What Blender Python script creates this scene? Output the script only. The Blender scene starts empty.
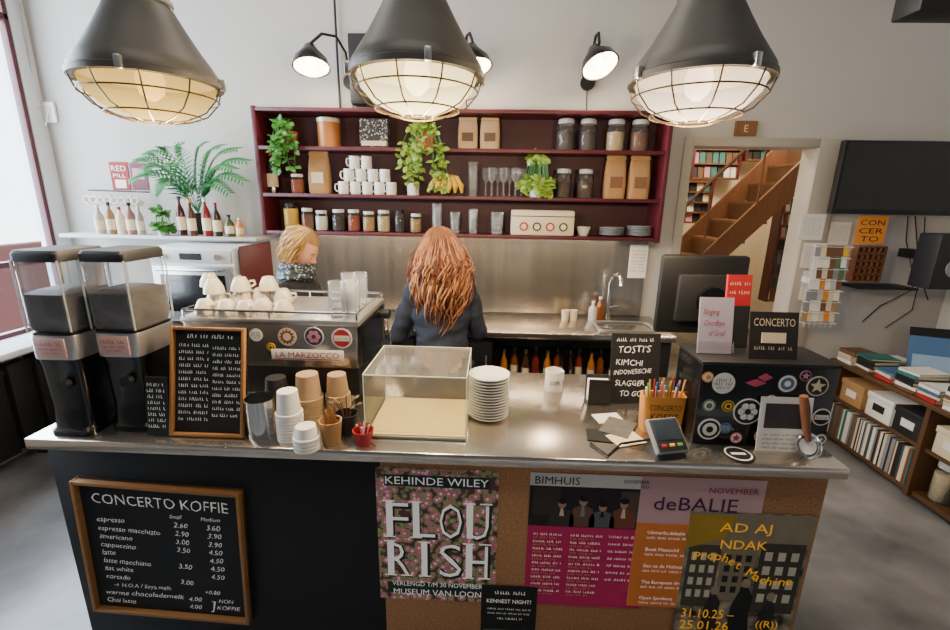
import bpy, bmesh, math, random
from mathutils import Vector, Matrix, Euler, noise
random.seed(7)
C=bpy.context.scene.collection
R=math.radians; PI=math.pi; V=Vector
# ---------------------------------------------------------------- camera
F=449.0; CAM=V((0,0,1.78)); ZC=1.0
cd=bpy.data.cameras.new('camera'); cd.lens=F/950*36; cd.sensor_width=36; cd.clip_start=.02
cam=bpy.data.objects.new('camera',cd); C.objects.link(cam); bpy.context.scene.camera=cam
MR=Matrix.Rotation(R(2),3,'Z')@Matrix.Rotation(R(90-14.4),3,'X')@Matrix.Rotation(R(1.0),3,'Z')
cam.matrix_world=Matrix.Translation(CAM)@MR.to_4x4()
FW=MR@V((0,0,-1))
def ray(px,py): return MR@V((px-475,315-py,-F))
def PY(px,py,Y): d=ray(px,py); return CAM+d*(Y/d.y)
def PZ(px,py,z): d=ray(px,py); return CAM+d*((z-CAM.z)/d.z)
def PX(px,py,X): d=ray(px,py); return CAM+d*(X/d.x)
def m(n,P): return n*(V(P)-CAM).dot(FW)/F
def stand(x0,x1,top,bot,z=ZC,rnd=True):
    cx=(x0+x1)/2; b=PZ(cx,bot,z); d=V((b.x,b.y,0)).normalized(); cs=max(.6,d.dot(V((FW.x,FW.y,0)).normalized()))
    w=m(x1-x0,b)*(cs if rnd else 1); c=b+d*(w/2 if rnd else 0); w=m(x1-x0,c)*(cs if rnd else 1)
    h=PY(cx,top,c.y+(w*.45 if rnd else 0)).z-z
    return c,w,h
# ---------------------------------------------------------------- materials
def hx(s): 
    f=lambda c: c/12.92 if c<=.04045 else ((c+.055)/1.055)**2.4
    return tuple(f(int(s[i:i+2],16)/255) for i in (0,2,4))
_m={}
def newmat(name):
    ma=bpy.data.materials.new(name); ma.use_nodes=True; nt=ma.node_tree; nt.nodes.clear()
    out=nt.nodes.new('ShaderNodeOutputMaterial'); return ma,nt,out
def M(name,col=None,rough=.5,metal=0,var=.12,sc=12,bump=0,em=0,stretch=None,coat=0):
    if name in _m: return _m[name]
    c=hx(col) if isinstance(col,str) else col
    ma,nt,out=newmat(name); N=nt.nodes; L=nt.links
    p=N.new('ShaderNodeBsdfPrincipled'); tc=N.new('ShaderNodeTexCoord'); mp=N.new('ShaderNodeMapping'); no=N.new('ShaderNodeTexNoise')
    no.inputs['Scale'].default_value=sc; no.inputs['Detail'].default_value=4
    if stretch: mp.inputs['Scale'].default_value=stretch
    L.new(tc.outputs['Object'],mp.inputs[0]); L.new(mp.outputs[0],no.inputs['Vector'])
    mx=N.new('ShaderNodeMix'); mx.data_type='RGBA'
    mx.inputs[6].default_value=(*[x*(1-var) for x in c],1); mx.inputs[7].default_value=(*[min(1,x*(1+var)) for x in c],1)
    L.new(no.outputs['Fac'],mx.inputs[0]); L.new(mx.outputs[2],p.inputs['Base Color'])
    p.inputs['Roughness'].default_value=rough; p.inputs['Metallic'].default_value=metal; p.inputs['Coat Weight'].default_value=coat
    if bump:
        b=N.new('ShaderNodeBump'); b.inputs['Strength'].default_value=bump; b.inputs['Distance'].default_value=.01
        L.new(no.outputs['Fac'],b.inputs['Height']); L.new(b.outputs[0],p.inputs['Normal'])
    if em: L.new(mx.outputs[2],p.inputs['Emission Color']); p.inputs['Emission Strength'].default_value=em
    L.new(p.outputs[0],out.inputs[0]); _m[name]=ma; return ma
def GL(name,tint=(1,1,1),body=.02,fr=.8):
    if name in _m: return _m[name]
    ma,nt,out=newmat(name); N=nt.nodes; L=nt.links
    t=N.new('ShaderNodeBsdfTransparent'); t.inputs[0].default_value=(*tint,1)
    g=N.new('ShaderNodeBsdfGlossy'); g.inputs['Roughness'].default_value=.04
    d=N.new('ShaderNodeBsdfDiffuse'); d.inputs[0].default_value=(*tint,1)
    lw=N.new('ShaderNodeLayerWeight'); lw.inputs[0].default_value=.25
    tc=N.new('ShaderNodeTexCoord'); no=N.new('ShaderNodeTexNoise'); no.inputs['Scale'].default_value=9; L.new(tc.outputs['Object'],no.inputs['Vector'])
    ml=N.new('ShaderNodeMath'); ml.operation='MULTIPLY'; ml.inputs[1].default_value=body*2; L.new(no.outputs['Fac'],ml.inputs[0])
    a=N.new('ShaderNodeMixShader'); L.new(ml.outputs[0],a.inputs[0]); L.new(t.outputs[0],a.inputs[1]); L.new(d.outputs[0],a.inputs[2])
    f=N.new('ShaderNodeMath'); f.operation='MULTIPLY'; f.inputs[1].default_value=fr; L.new(lw.outputs['Fresnel'],f.inputs[0])
    b=N.new('ShaderNodeMixShader'); L.new(f.outputs[0],b.inputs[0]); L.new(a.outputs[0],b.inputs[1]); L.new(g.outputs[0],b.inputs[2])
    L.new(b.outputs[0],out.inputs[0]); _m[name]=ma; return ma
def FROST(name,emc,em):
    """frosted lamp glass: brighter where the bulb sits behind it"""
    ma,nt,out=newmat(name); N=nt.nodes; L=nt.links
    tc=N.new('ShaderNodeTexCoord'); vm=N.new('ShaderNodeVectorMath'); vm.operation='LENGTH'; mp=N.new('ShaderNodeMapping'); mp.inputs['Scale'].default_value=(1,1,.35); L.new(tc.outputs['Object'],mp.inputs[0]); L.new(mp.outputs[0],vm.inputs[0])
    mr=N.new('ShaderNodeMapRange'); mr.inputs[1].default_value=.03; mr.inputs[2].default_value=.2; mr.inputs[3].default_value=em*2.2; mr.inputs[4].default_value=em*.4; L.new(vm.outputs['Value'],mr.inputs[0])
    no=N.new('ShaderNodeTexNoise'); no.inputs['Scale'].default_value=6; L.new(tc.outputs['Object'],no.inputs['Vector'])
    mu=N.new('ShaderNodeMath'); mu.operation='MULTIPLY_ADD'; mu.inputs[1].default_value=.5; mu.inputs[2].default_value=.58; L.new(no.outputs['Fac'],mu.inputs[0])
    e=N.new('ShaderNodeEmission'); e.inputs[0].default_value=(*emc,1); L.new(mr.outputs[0],e.inputs[1])
    t=N.new('ShaderNodeBsdfTransparent'); a=N.new('ShaderNodeMixShader'); L.new(mu.outputs[0],a.inputs[0]); L.new(t.outputs[0],a.inputs[1]); L.new(e.outputs[0],a.inputs[2])
    L.new(a.outputs[0],out.inputs[0]); return ma
def RAMP(name,kind,scale,stops,rough=.6,vec='Object'):
    ma,nt,out=newmat(name); N=nt.nodes; L=nt.links
    p=N.new('ShaderNodeBsdfPrincipled'); p.inputs['Roughness'].default_value=rough
    tc=N.new('ShaderNodeTexCoord'); tx=N.new('ShaderNodeTexVoronoi' if kind=='v' else 'ShaderNodeTexNoise'); tx.inputs['Scale'].default_value=scale
    if kind!='v': tx.inputs['Detail'].default_value=5
    L.new(tc.outputs[vec],tx.inputs['Vector']); cr=N.new('ShaderNodeValToRGB'); e=cr.color_ramp.elements
    for i,(pos,c) in enumerate(stops):
        k=e[i] if i<2 else e.new(pos); k.position=pos; k.color=(*hx(c),1)
    L.new(tx.outputs[0],cr.inputs[0]); L.new(cr.outputs[0],p.inputs['Base Color']); L.new(p.outputs[0],out.inputs[0]); _m[name]=ma; return ma
steel=M('brushed_steel','c6bdb0',.2,.94,.10,8,.03,stretch=(1,14,14))
steel2=M('satin_steel','c9c6c2',.32,.9,.06,20)
chrome=M('chrome','d8d8d8',.12,1,.03)
black=M('matt_black','0b0b0c',.55,0,.3); blackg=M('gloss_black','0a0a0b',.25,0,.2,coat=.2)
dark=M('charcoal','19191b',.6); charp=M('bar_black_paint','0c0d0f',.65,0,.25,4)
maroon=M('maroon_paint','50131d',.45,0,.15,5); maroond=M('maroon_dark','370f18',.6,0,.2,5)
white=M('white_ceramic','e9e5dc',.25,0,.03); paper=M('white_paper','e2ded4',.8,0,.04); cream=M('cream_card','d8c6a4',.8,0,.06)
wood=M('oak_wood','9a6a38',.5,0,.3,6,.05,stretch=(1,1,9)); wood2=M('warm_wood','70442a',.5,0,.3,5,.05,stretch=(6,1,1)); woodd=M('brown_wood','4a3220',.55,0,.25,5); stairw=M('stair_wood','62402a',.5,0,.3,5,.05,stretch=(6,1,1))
kraft=M('kraft_paper','a98052',.85,0,.1,15,.1); cup_brown=M('brown_paper_cup','a38766',.8,0,.08)
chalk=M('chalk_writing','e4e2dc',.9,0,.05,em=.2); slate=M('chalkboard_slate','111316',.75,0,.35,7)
lamp_m=M('lamp_grey_enamel','4b4843',.45,.25,.35,9,.05); guard_m=M('guard_wire','5a4b36',.45,.6)
ink=M('black_ink','141414',.8); glass=GL('clear_glass',(.97,.99,.98),.035,1.0); tglass=GL('tumbler_glass',(.98,.99,.99),.11,.9); glassy=GL('case_glass',(.99,.985,.94),.05,.4); plastic=GL('clear_plastic',(.96,.97,.98),.035); smoky=GL('smoky_plastic',(.84,.85,.86),.13,.8); windowg=GL('window_glass',(.98,.99,1),.001,.06)
beans=RAMP('coffee_beans','v',130,[(0,'55321d'),(.6,'1f110a')],.5)
leaf=M('green_leaf','3f7a2c',.45,0,.35,25); leafd=M('palm_leaf','2f7a40',.45,0,.3,20); leafy=M('yellow_green_leaf','7f9a35',.45,0,.3,25)
red=M('red_plastic','a81f28',.45); orange=M('orange_paint','d9852a',.6); pink=M('pink_paper','c98a98',.7); yellow=M('yellow','dcae22',.5)
magenta=M('magenta_ink','c01c5c',.7,0,.08); mauve=M('mauve_print','cda3a2',.7,0,.06); orangep=M('orange_print','de7c32',.7,0,.06)
terra=M('terracotta','a35a38',.8); blue=M('blue_print','46688f',.6); grey=M('grey_plastic','83858a',.5); greyl=M('light_grey','b9b9b6',.5)
cols=[red,blue,orange,cream,dark,pink,M('teal_print','2d6d68',.6),M('brown_print','6b4a33',.7),paper,M('green_print','4f7045',.6),M('purple_print','5c4273',.6),yellow]
muted=[dark,cols[7],paper,cream,dark,grey,cols[6],woodd,M('rust_print','7a3b28',.7),M('slate_print','3d4852',.7),ink,cream]
# ---------------------------------------------------------------- mesh builder
class MB:
    def __init__(s): s.bm=bmesh.new()
    def box(s,c,d,bev=0,rot=None):
        vs=bmesh.ops.create_cube(s.bm,size=1)['verts']
        mt=Matrix.Translation(c)@(rot.to_matrix().to_4x4() if rot else Matrix())@Matrix.Diagonal((*d,1))
        bmesh.ops.transform(s.bm,matrix=mt,verts=vs)
        if bev: bmesh.ops.bevel(s.bm,geom=list({e for v in vs for e in v.link_edges}),offset=bev,segments=2,affect='EDGES',profile=.5)
        return s
    def cyl(s,p0,p1,r0,r1=None,n=16):
        p0=V(p0);p1=V(p1);d=p1-p0; r1=r0 if r1 is None else r1
        vs=bmesh.ops.create_cone(s.bm,cap_ends=True,segments=n,radius1=r0,radius2=r1,depth=d.length)['verts']
        bmesh.ops.transform(s.bm,matrix=Matrix.Translation((p0+p1)/2)@d.to_track_quat('Z','Y').to_matrix().to_4x4(),verts=vs); return s
    def rings(s,rs,closed=False,caps=False):
        n=max(len(r) for r in rs); B=[[s.bm.verts.new(p) for p in r] for r in rs]
        if closed: B.append(B[0])
        for a,b in zip(B,B[1:]):
            for i in range(n):
                j=(i+1)%n
                f=[a[i%len(a)],a[j%len(a)],b[j%len(b)],b[i%len(b)]]
                f=[v for k,v in enumerate(f) if v not in f[:k]]
                if len(f)>2:
                    try: s.bm.faces.new(f)
                    except ValueError: pass
        if caps:
            for r,fl in ((B[0],1),(B[-1],0)):
                if len(r)>2: s.bm.faces.new(r[::-1] if fl else r)
        return s
    def lathe(s,prof,n=24,c=(0,0,0),mt=None):
        c=V(c); rs=[]
        for r,z in prof:
            rg=[V((0,0,z))] if r<1e-6 else [V((r*math.cos(2*PI*i/n),r*math.sin(2*PI*i/n),z)) for i in range(n)]
            rs.append([(mt@p if mt else p)+c for p in rg])
        return s.rings(rs)
    def loft(s,secs,n=24,e=2.,caps=True):
        rs=[]
        for q in secs:
            z,rx,ry=q[:3]; cx,cy=(q[3],q[4]) if len(q)>3 else (0,0)
            f=lambda a: math.copysign(abs(a)**(2/e),a)
            rs.append([V((cx+rx*f(math.cos(2*PI*i/n)),cy+ry*f(math.sin(2*PI*i/n)),z)) for i in range(n)])
        return s.rings(rs,caps=caps)
    def tube(s,pts,r,n=6,closed=False):
        pts=[V(p) for p in pts]; k=len(pts); rs=[]
        for i,p in enumerate(pts):
            t=(pts[(i+1)%k]-pts[i-1]) if closed else (pts[min(i+1,k-1)]-pts[max(i-1,0)])
            t=t.normalized() if t.length>1e-9 else V((0,0,1))
            u=t.cross(V((0,0,1)) if abs(t.z)<.9 else V((0,1,0))).normalized()
            if rs and u.dot(lu)<0: u=-u
            lu=u; w=t.cross(u); rr=r[i] if isinstance(r,(list,tuple)) else r
            rs.append([p+(u*math.cos(2*PI*j/n)+w*math.sin(2*PI*j/n))*rr for j in range(n)])
        return s.rings(rs,closed=closed,caps=not closed)
    def ball(s,c,r,n=14):
        vs=bmesh.ops.create_uvsphere(s.bm,u_segments=n,v_segments=max(6,n*2//3),radius=1)['verts']
        r=(r,r,r) if not isinstance(r,(tuple,list)) else r
        bmesh.ops.transform(s.bm,matrix=Matrix.Translation(c)@Matrix.Diagonal((*r,1)),verts=vs); return s
    def poly(s,pts): s.bm.faces.new([s.bm.verts.new(p) for p in pts]); return s
    def prism(s,pts,y0,y1):
        return s.rings([[V((x,y0,z)) for x,z in pts],[V((x,y1,z)) for x,z in pts]],caps=True)
    def limb(s,p0,p1,r0,r1): s.cyl(p0,p1,r0,r1,14); s.ball(p0,r0,10); s.ball(p1,r1,10); return s
    def build(s,name,mat,parent=None,ang=40,fix=True):
        if fix: bmesh.ops.recalc_face_normals(s.bm,faces=s.bm.faces)
        me=bpy.data.meshes.new(name); s.bm.to_mesh(me); s.bm.free()
        for p in me.polygons: p.use_smooth=True
        me.set_sharp_from_angle(angle=R(ang)); me.materials.append(mat)
        o=bpy.data.objects.new(name,me); C.objects.link(o); o.parent=parent; return o
def tag(o,label,cat,group=None):
    o['label']=label; o['category']=cat
    if group: o['group']=group
    return o
def thing(name,label,cat,loc=(0,0,0),rz=0,rx=0,group=None):
    o=bpy.data.objects.new(name,None); o.empty_display_size=.05; C.objects.link(o); o.location=loc; o.rotation_euler=(rx,0,rz)
    return tag(o,label,cat,group)
def struct(name,b,mat): o=b.build(name,mat); o['kind']='structure'; return o
def dup(root,loc,rz=None,label=None,par=None):
    r=root.copy(); C.objects.link(r); r.parent=par
    if loc is not None: r.location=loc
    if rz is not None: r.rotation_euler=(root.rotation_euler.x,root.rotation_euler.y,rz)
    if label: r['label']=label
    for ch in list(root.children): dup(ch,None,par=r)
    return r
# ---------------------------------------------------------------- writing
_tc={}
def glyph(s,bold=0,shear=0):
    k=(s,bold,shear)
    if k not in _tc:
        cu=bpy.data.curves.new('t','FONT'); cu.body=s; cu.size=1; cu.shear=shear; cu.offset=bold; cu.resolution_u=2
        o=bpy.data.objects.new('t',cu); C.objects.link(o); dg=bpy.context.evaluated_depsgraph_get(); ev=o.evaluated_get(dg); me=ev.to_mesh()
        _tc[k]=([(p.co.x,p.co.y) for p in me.vertices],[tuple(p.vertices) for p in me.polygons])
        ev.to_mesh_clear(); bpy.data.objects.remove(o); bpy.data.curves.remove(cu)
    return _tc[k]
def write(par,w,h,lines,mat,off=.003,name='lettering',bold=0,shear=0,jit=0,x0=0,z0=0,wob=0):
    """lines: (text,u,v,cap height as fraction of h,align[,width fraction]); u,v from top left of a w x h face looking to -Y"""
    res=None
    for li,ln in enumerate(lines):
        b=MB(); s,u,v,ch,al=ln[:5]; vs,fs=glyph(s,bold,shear)
        if not vs: continue
        if wob: vs=[(p[0]+wob*noise.noise((p[0]*2.3,p[1]*2.3,li*3.1)),p[1]+wob*1.4*noise.noise((p[0]*1.7,p[1]*2,li*3.1+50))) for p in vs]
        xs=[p[0] for p in vs]; wd=max(xs)-min(xs); sc=ch*h/.72; sx=sc
        if len(ln)>5: sx=ln[5]*w/wd
        ox={'l':-min(xs),'c':-(max(xs)+min(xs))/2,'r':-max(xs)}[al]*sx; a=random.uniform(-jit,jit)
        X=x0-w/2+u*w; Z=z0+h*(1-v)
        nv=[b.bm.verts.new((X+ox+p[0]*sx,-off,Z+p[1]*sc+a*(ox+p[0]*sx))) for p in vs]
        for f in fs:
            try: b.bm.faces.new([nv[i] for i in f])
            except ValueError: pass
        res=b.build(name,mat,par,fix=False)
    return res
def scrib(par,w,h,rows,mat,off=.003,name='handwriting',x0=0,z0=0):
    """unreadably small writing: rows of (u0,u1,v,height fraction)"""
    b=MB()
    for u0,u1,v,ch in rows:
        x=x0-w/2+u0*w; e=x0-w/2+u1*w; H=ch*h; z=z0+h*(1-v); nw=random.randint(3,7)
        while x<e:
            t=H*.16; k=random.random(); a=random.uniform(-.2,.25)*H; zz=z+(H*.0 if k<.6 else H*.3)
            b.poly([(x,-off,z),(x+t,-off,z),(x+t+a,-off,z+H*random.uniform(.6,1)),(x+a,-off,z+H*random.uniform(.6,1))])
            if k<.6: b.poly([(x,-off-.0001,zz),(x+H*.4,-off-.0001,zz),(x+H*.4,-off-.0001,zz+t),(x,-off-.0001,zz+t)])
            x+=H*.62; nw-=1
            if nw<=0: x+=H*.7; nw=random.randint(3,7)
    return b.build(name,mat,par,fix=False)
def card(name,label,cat,loc,w,h,mat,rx=0,rz=0,th=.003,frame=None,fw=.015,group=None,part='sheet'):
    t=thing(name,label,cat,loc,rz,rx,group)
    MB().box((0,0,h/2),(w,th,h)).build(part,mat,t)
    if frame:
        b=MB()
        for s in (-1,1):
            b.box((s*(w/2-fw/2),-th*.5-.003,h/2),(fw,.014+th,h),.002); b.box((0,-th*.5-.003,h/2+s*(h/2-fw/2)),(w-2*fw+.001,.014+th,fw),.002)
        b.build('frame',frame,t)
    return t
def wallcard(name,label,cat,x0,y0,x1,y1,Y,mat,**k):
    a=PY(x0,(y0+y1)/2,Y); c=PY(x1,(y0+y1)/2,Y); t=PY((x0+x1)/2,y0,Y).z; b=PY((x0+x1)/2,y1,Y).z
    o=card(name,label,cat,((a.x+c.x)/2,Y,b),c.x-a.x,t-b,mat,**k); return o,c.x-a.x,t-b
def sticker(par,x,y,z,r,kind,c1,c2,c3=None):
    """round printed sticker on a face looking to -Y"""
    k=MB().cyl((x,y+.001,z),(x,y-.0012,z),r,n=28).build('sticker',c1,par); c3=c3 or c1
    def star(n,ro,ri,off,mt,nm):
        MB().prism([(x+(ro if i%2==0 else ri)*r*math.sin(PI*i/n),z+(ro if i%2==0 else ri)*r*math.cos(PI*i/n)) for i in range(2*n)],y-off,y-off+.0006).build(nm,mt,k)
    def disc(q,off,mt,nm): MB().cyl((x,y-off+.0006,z),(x,y-off,z),r*q,n=24).build(nm,mt,k)
    if kind=='rings': disc(.84,.0018,c2,'sticker_ring'); disc(.62,.0024,c3,'sticker_disc'); disc(.3,.003,c2,'sticker_centre')
    elif kind=='star': disc(.88,.0018,c2,'sticker_disc'); star(5,.75,.32,.0024,c3,'sticker_star')
    elif kind=='sun': star(12,.9,.6,.0018,c2,'sticker_sun'); disc(.45,.0024,c3,'sticker_centre')
    elif kind=='script': scrib(k,2*r*.8,2*r,[(.08,.95,.4,.16),(0,1,.58,.16),(.15,.85,.75,.12)],c2,-y+.002,'sticker_writing',x,z-r)
    elif kind=='badge': disc(.86,.0018,c2,'sticker_disc'); MB().box((x,y-.0022,z),(r*1.5,.0006,r*.55)).build('sticker_band',c1,k); scrib(k,r*1.3,r*.5,[(.05,.95,.75,.55)],c2,-y+.003,'sticker_writing',x,z-r*.27)
    elif kind=='flower': 
        disc(.9,.0018,c2,'sticker_disc')
        b=MB()
        for i in range(6): b.cyl((x+r*.42*math.cos(i*PI/3),y-.0018,z+r*.42*math.sin(i*PI/3)),(x+r*.42*math.cos(i*PI/3),y-.0025,z+r*.42*math.sin(i*PI/3)),r*.27,n=12)
        b.build('sticker_petals',c3,k); disc(.22,.0032,c2,'sticker_centre')
    return k
# ================================================================ ROOM
WY=3.38; XL=-3.25; XR=3.35; HC=3.9
wallm=M('warm_plaster','b6b1aa',.85,0,.06,3,.04); wallb=M('daylit_plaster','cfd4d8',.85,0,.05,3,.04)  # left wall plaster is paler and bluer to stand for window light
conc=RAMP('concrete_floor','n',2.2,[(.3,'56585b'),(.7,'929294')],.26)
struct('floor',MB().box((0,3.2,-.05),(8,8.4,.1)),conc)
struct('ceiling',MB().box((0,1.6,HC+.05),(6.9,4,.1)),M('ceiling_paint','807a73',.9))
dl=PY(682,230,WY).x; dr=PY(802,230,WY).x; dt=PY(745,147,WY).z
b=MB(); b.box(((XL-.2+dl)/2,WY+.08,HC/2),(dl-XL+.2,.16,HC)); b.box(((dr+XR)/2,WY+.08,HC/2),(XR-dr,.16,HC)); b.box(((dl+dr)/2,WY+.08,(dt+HC)/2),(dr-dl,.16,HC-dt)); struct('wall_back',b,wallm)
struct('wall_right',MB().box((XR+.08,1.6,HC/2),(.16,4,HC)),wallm)
b=MB(); wy0,wy1,wz0,wz1=.9,3.26,.8,3.5
b.box((XL-.06,(wy1+WY)/2,HC/2),(.12,WY-wy1,HC)); b.box((XL-.06,(wy0-.4)/2,HC/2),(.12,wy0+.4,HC)); b.box((XL-.06,(wy0+wy1)/2,wz0/2),(.12,wy1-wy0,wz0)); b.box((XL-.06,(wy0+wy1)/2,(wz1+HC)/2),(.12,wy1-wy0,HC-wz1)); struct('wall_left',b,wallb)
# pale house front added so the window looks bright, with brick plinth across the street
struct('wall_street',MB().box((-6.6,5,3),(.2,14,6)),M('street_plaster','ecedee',.9,0,.05,2)); struct('wall_street_base',MB().box((-6.4,5,.55),(.25,14,1.1)),M('street_brick','3e1d1b',.9,0,.25,8))
wn=bpy.data.objects.new('window_1',None); C.objects.link(wn); wn['kind']='structure'
b=MB()
for y in (wy0+.03,1.9,2.62,wy1-.015): b.box((XL-.03,y,(wz0+wz1)/2),(.05,.03,wz1-wz0),.004)
for z in (wz0+.03,1.3,2.9,wz1-.03): b.box((XL-.03,(wy0+wy1)/2,z),(.05,wy1-wy0,.04),.004)
b.build('window_frame',maroon,wn); MB().box((XL-.04,(wy0+wy1)/2,(wz0+wz1)/2),(.006,wy1-wy0-.04,wz1-wz0-.06)).build('pane',windowg,wn)
MB().box((XL+.1,(wy0+wy1)/2,wz0),(.4,wy1-wy0,.04),.006).build('window_sill',wallb,wn)
dn=bpy.data.objects.new('door_1',None); C.objects.link(dn); dn['kind']='structure'
b=MB(); cl=PY(673,230,WY).x; crr=PY(826,230,WY).x; ct=PY(745,138,WY).z
b.box(((cl+dl)/2,WY-.01,ct/2),(dl-cl,.02,ct),.003); b.box(((crr+dr)/2,WY-.01,ct/2),(crr-dr,.02,ct),.003); b.box(((dl+dr)/2,WY-.01,(ct+dt)/2),(dr-dl+.002,.02,ct-dt),.003); b.build('door_casing',M('casing_paint','aaa294',.6,0,.05),dn)
b=MB(); b.box((2.2,6.6,1.7),(4.6,.1,3.4)); b.box((-.1,5.06,1.7),(.1,3,3.4)); b.box((4.5,5.06,1.7),(.1,3,3.4)); struct('wall_far',b,M('far_room_plaster','dccdae',.85,0,.05))
struct('ceiling_2',MB().box((2.2,5.06,3.42),(4.7,3.1,.06)),M('far_ceiling','c9b696',.9))
# ---------------------------------------------------------------- staircase behind the doorway
st=thing('staircase','warm brown wooden staircase climbing to the right beyond the doorway','staircase',(0,0,0))
p0=PY(690,258,5.0); p1=PY(790,168,5.0); sl=(p1.z-p0.z)/(p1.x-p0.x); xf=p0.x-p0.z/sl
for yy in (4.75,5.55):
    MB().prism([(xf,0),(xf+.24,0),(xf+.1+2.8/sl,2.72),(xf+2.8/sl-.1,2.84)],yy-.02,yy+.02).build('stringer',stairw,st)
for i in range(13):
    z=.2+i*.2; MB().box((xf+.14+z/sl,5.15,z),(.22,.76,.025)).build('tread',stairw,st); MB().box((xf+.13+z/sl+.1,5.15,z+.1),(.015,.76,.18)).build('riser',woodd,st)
MB().tube([(xf+.1,4.75,.9),(xf+2.5/sl,4.75,3.3)],.018).build('handrail',woodd,st)
for i in range(5): 
    x=xf+.2+i*.5/sl; MB().cyl((x,4.75,.1+i*.5),(x,4.75,.95+i*.5),.01).build('baluster',stairw,st)
def far_rack(x0,y0,x1,y1,Y,nc,nr,label,glab,sl_):
    a=PY(x0,y1,Y); c=PY(x1,y0,Y); t=thing('disc_rack',label,'rack',(a.x,Y,a.z)); W=c.x-a.x; H=c.z-a.z
    MB().box((W/2,.1,H/2),(W,.02,H)).build('back_panel',wood2,t)
    for s in (0,1): MB().box((s*W,.03,H/2),(.03,.16,H+.03)).build('side_panel',maroon,t)
    for r in range(nr+1): MB().box((W/2,.03,r*H/nr),(W-.03,.15,.02)).build('shelf',wood2,t)
    for r in range(nr):
        for q in range(nc):
            if random.random()<.05: continue
            k=random.choice(muted+cols+[paper,paper]); w=min(W/nc*.85,.3); hh=min(H/nr*.78,.3)
            o=MB().box((0,0,hh/2),(w,.012,hh)).build('record_sleeve',k); o.location=(a.x+(q+.5)*W/nc,Y-.01,a.z+r*H/nr+.012); o.rotation_euler.x=R(-9)
            tag(o,sl_,'record sleeve',glab)
far_rack(690,150,740,178,6.3,7,2,'wooden record rack high on far wall, left of staircase','record sleeves on the left high rack beyond the doorway','record sleeve on the high far rack left of the staircase')
far_rack(744,150,800,160,6.3,7,1,'narrow record ledge at top right of far room','record sleeves on the narrow high ledge beyond the doorway','record sleeve on the narrow high ledge above the staircase')
far_rack(670,182,712,222,5.9,5,4,'low record rack beside the doorway left edge','record sleeves on the rack at the doorway left edge','record sleeve on the rack at the left edge of the doorway')
far_rack(764,186,808,300,5.75,5,9,'tall brown record rack right of staircase','record sleeves in the tall rack right of the stairs','record sleeve in the tall rack right of the staircase')
# ================================================================ BACK SHELVES
SX0=PY(254,170,3.14).x+.02; SX1=PY(671,170,3.14).x-.02; bz=[1.535,1.79,2.095,2.335]
sh=thing('wall_shelf','wide dark maroon wall shelving with three open rows','shelf',((SX0+SX1)/2,3.25,1.53)); W=SX1-SX0
for s in (-1,1): MB().box((s*(W/2-.015),0,.405),(.03,.24,.84),.003).build('side_panel',maroon,sh)
for z in bz: MB().box((0,0,z-1.53),(W-.06,.24,.024),.003).build('board',maroon,sh)
MB().box((0,.122,.405),(W,.012,.84)).build('back_panel',maroond,sh)
SB=[z+.0125 for z in bz]
def on(px,row,Y=3.24): return V((PY(px,[222,175,132][row],Y).x,Y,SB[row]+.0005))
def mkjar(name,label,loc,w,h,cont,lid,group=None,fill=.7,cat='jar'):
    t=thing(name,label,cat,loc,group=group); r=w/2
    MB().lathe([(0,.001),(r*.9,0),(r,.01),(r,h*.74),(r*.8,h*.84),(r*.8,h*.86)],18).build('glass',glass,t)
    MB().lathe([(0,.003),(r*.9,.003),(r*.97,.012),(r*.97,h*fill),(0,h*fill)],18).build('contents',cont,t)
    MB().lathe([(0,h),(r*.8,h),(r*.88,h*.97),(r*.88,h*.85),(0,h*.85)],18).build('lid',lid,t); return t
def mkbag(label,loc,w,h,mat=kraft,lab=paper,group=None):
    t=thing('coffee_bag',label,'bag',loc,group=group); d=w*.3
    MB().loft([(0,w/2*.93,d),(.01,w/2*.98,d*1.05),(h*.35,w/2,d*1.1),(h*.65,w/2*.96,d*.8),(h*.86,w/2*.9,d*.25),(h*.9,w/2*.88,.006),(h,w/2*.9,.004)],28,4).build('bag_body',mat,t)
    MB().box((0,-d*1.1-.004,h*.38),(w*.55,.004,h*.26)).build('label_patch',lab,t)
    MB().box((0,-.014,h*.93),(w*.86,.012,h*.05),.002).build('top_fold',mat,t); return t
def bottle(label,loc,w,h,mat,cap,lab=None,group=None,name='bottle'):
    t=thing(name,label,'bottle',loc,group=group); r=w/2
    MB().lathe([(0,0),(r,0),(r,h*.55),(r*.85,h*.66),(r*.35,h*.8),(r*.33,h*.93),(0,h*.93)],16).build('body',mat,t)
    MB().lathe([(r*.4,h*.9),(r*.42,h),(0,h)],14).build('cap',cap,t)
    if lab: MB().lathe([(r*1.02,h*.15),(r*1.02,h*.48)],16).build('label_band',lab,t)
    return t
def leafmesh(b,p,d,nrm,L,w):
    d=d.normalized(); s=d.cross(nrm).normalized(); n=s.cross(d)
    pts=[p,p+d*L*.35+s*w/2-n*L*.04,p+d*L*.72+s*w*.36-n*L*.1,p+d*L-n*L*.2,p+d*L*.72-s*w*.36-n*L*.1,p+d*L*.35-s*w/2-n*L*.04,p+d*L*.4+n*L*.03]
    v=[b.bm.verts.new(q) for q in pts]
    for i,j in ((0,1),(1,2),(2,3),(3,4),(4,5),(5,0)): b.bm.faces.new((v[6],v[i],v[j]))
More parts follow.
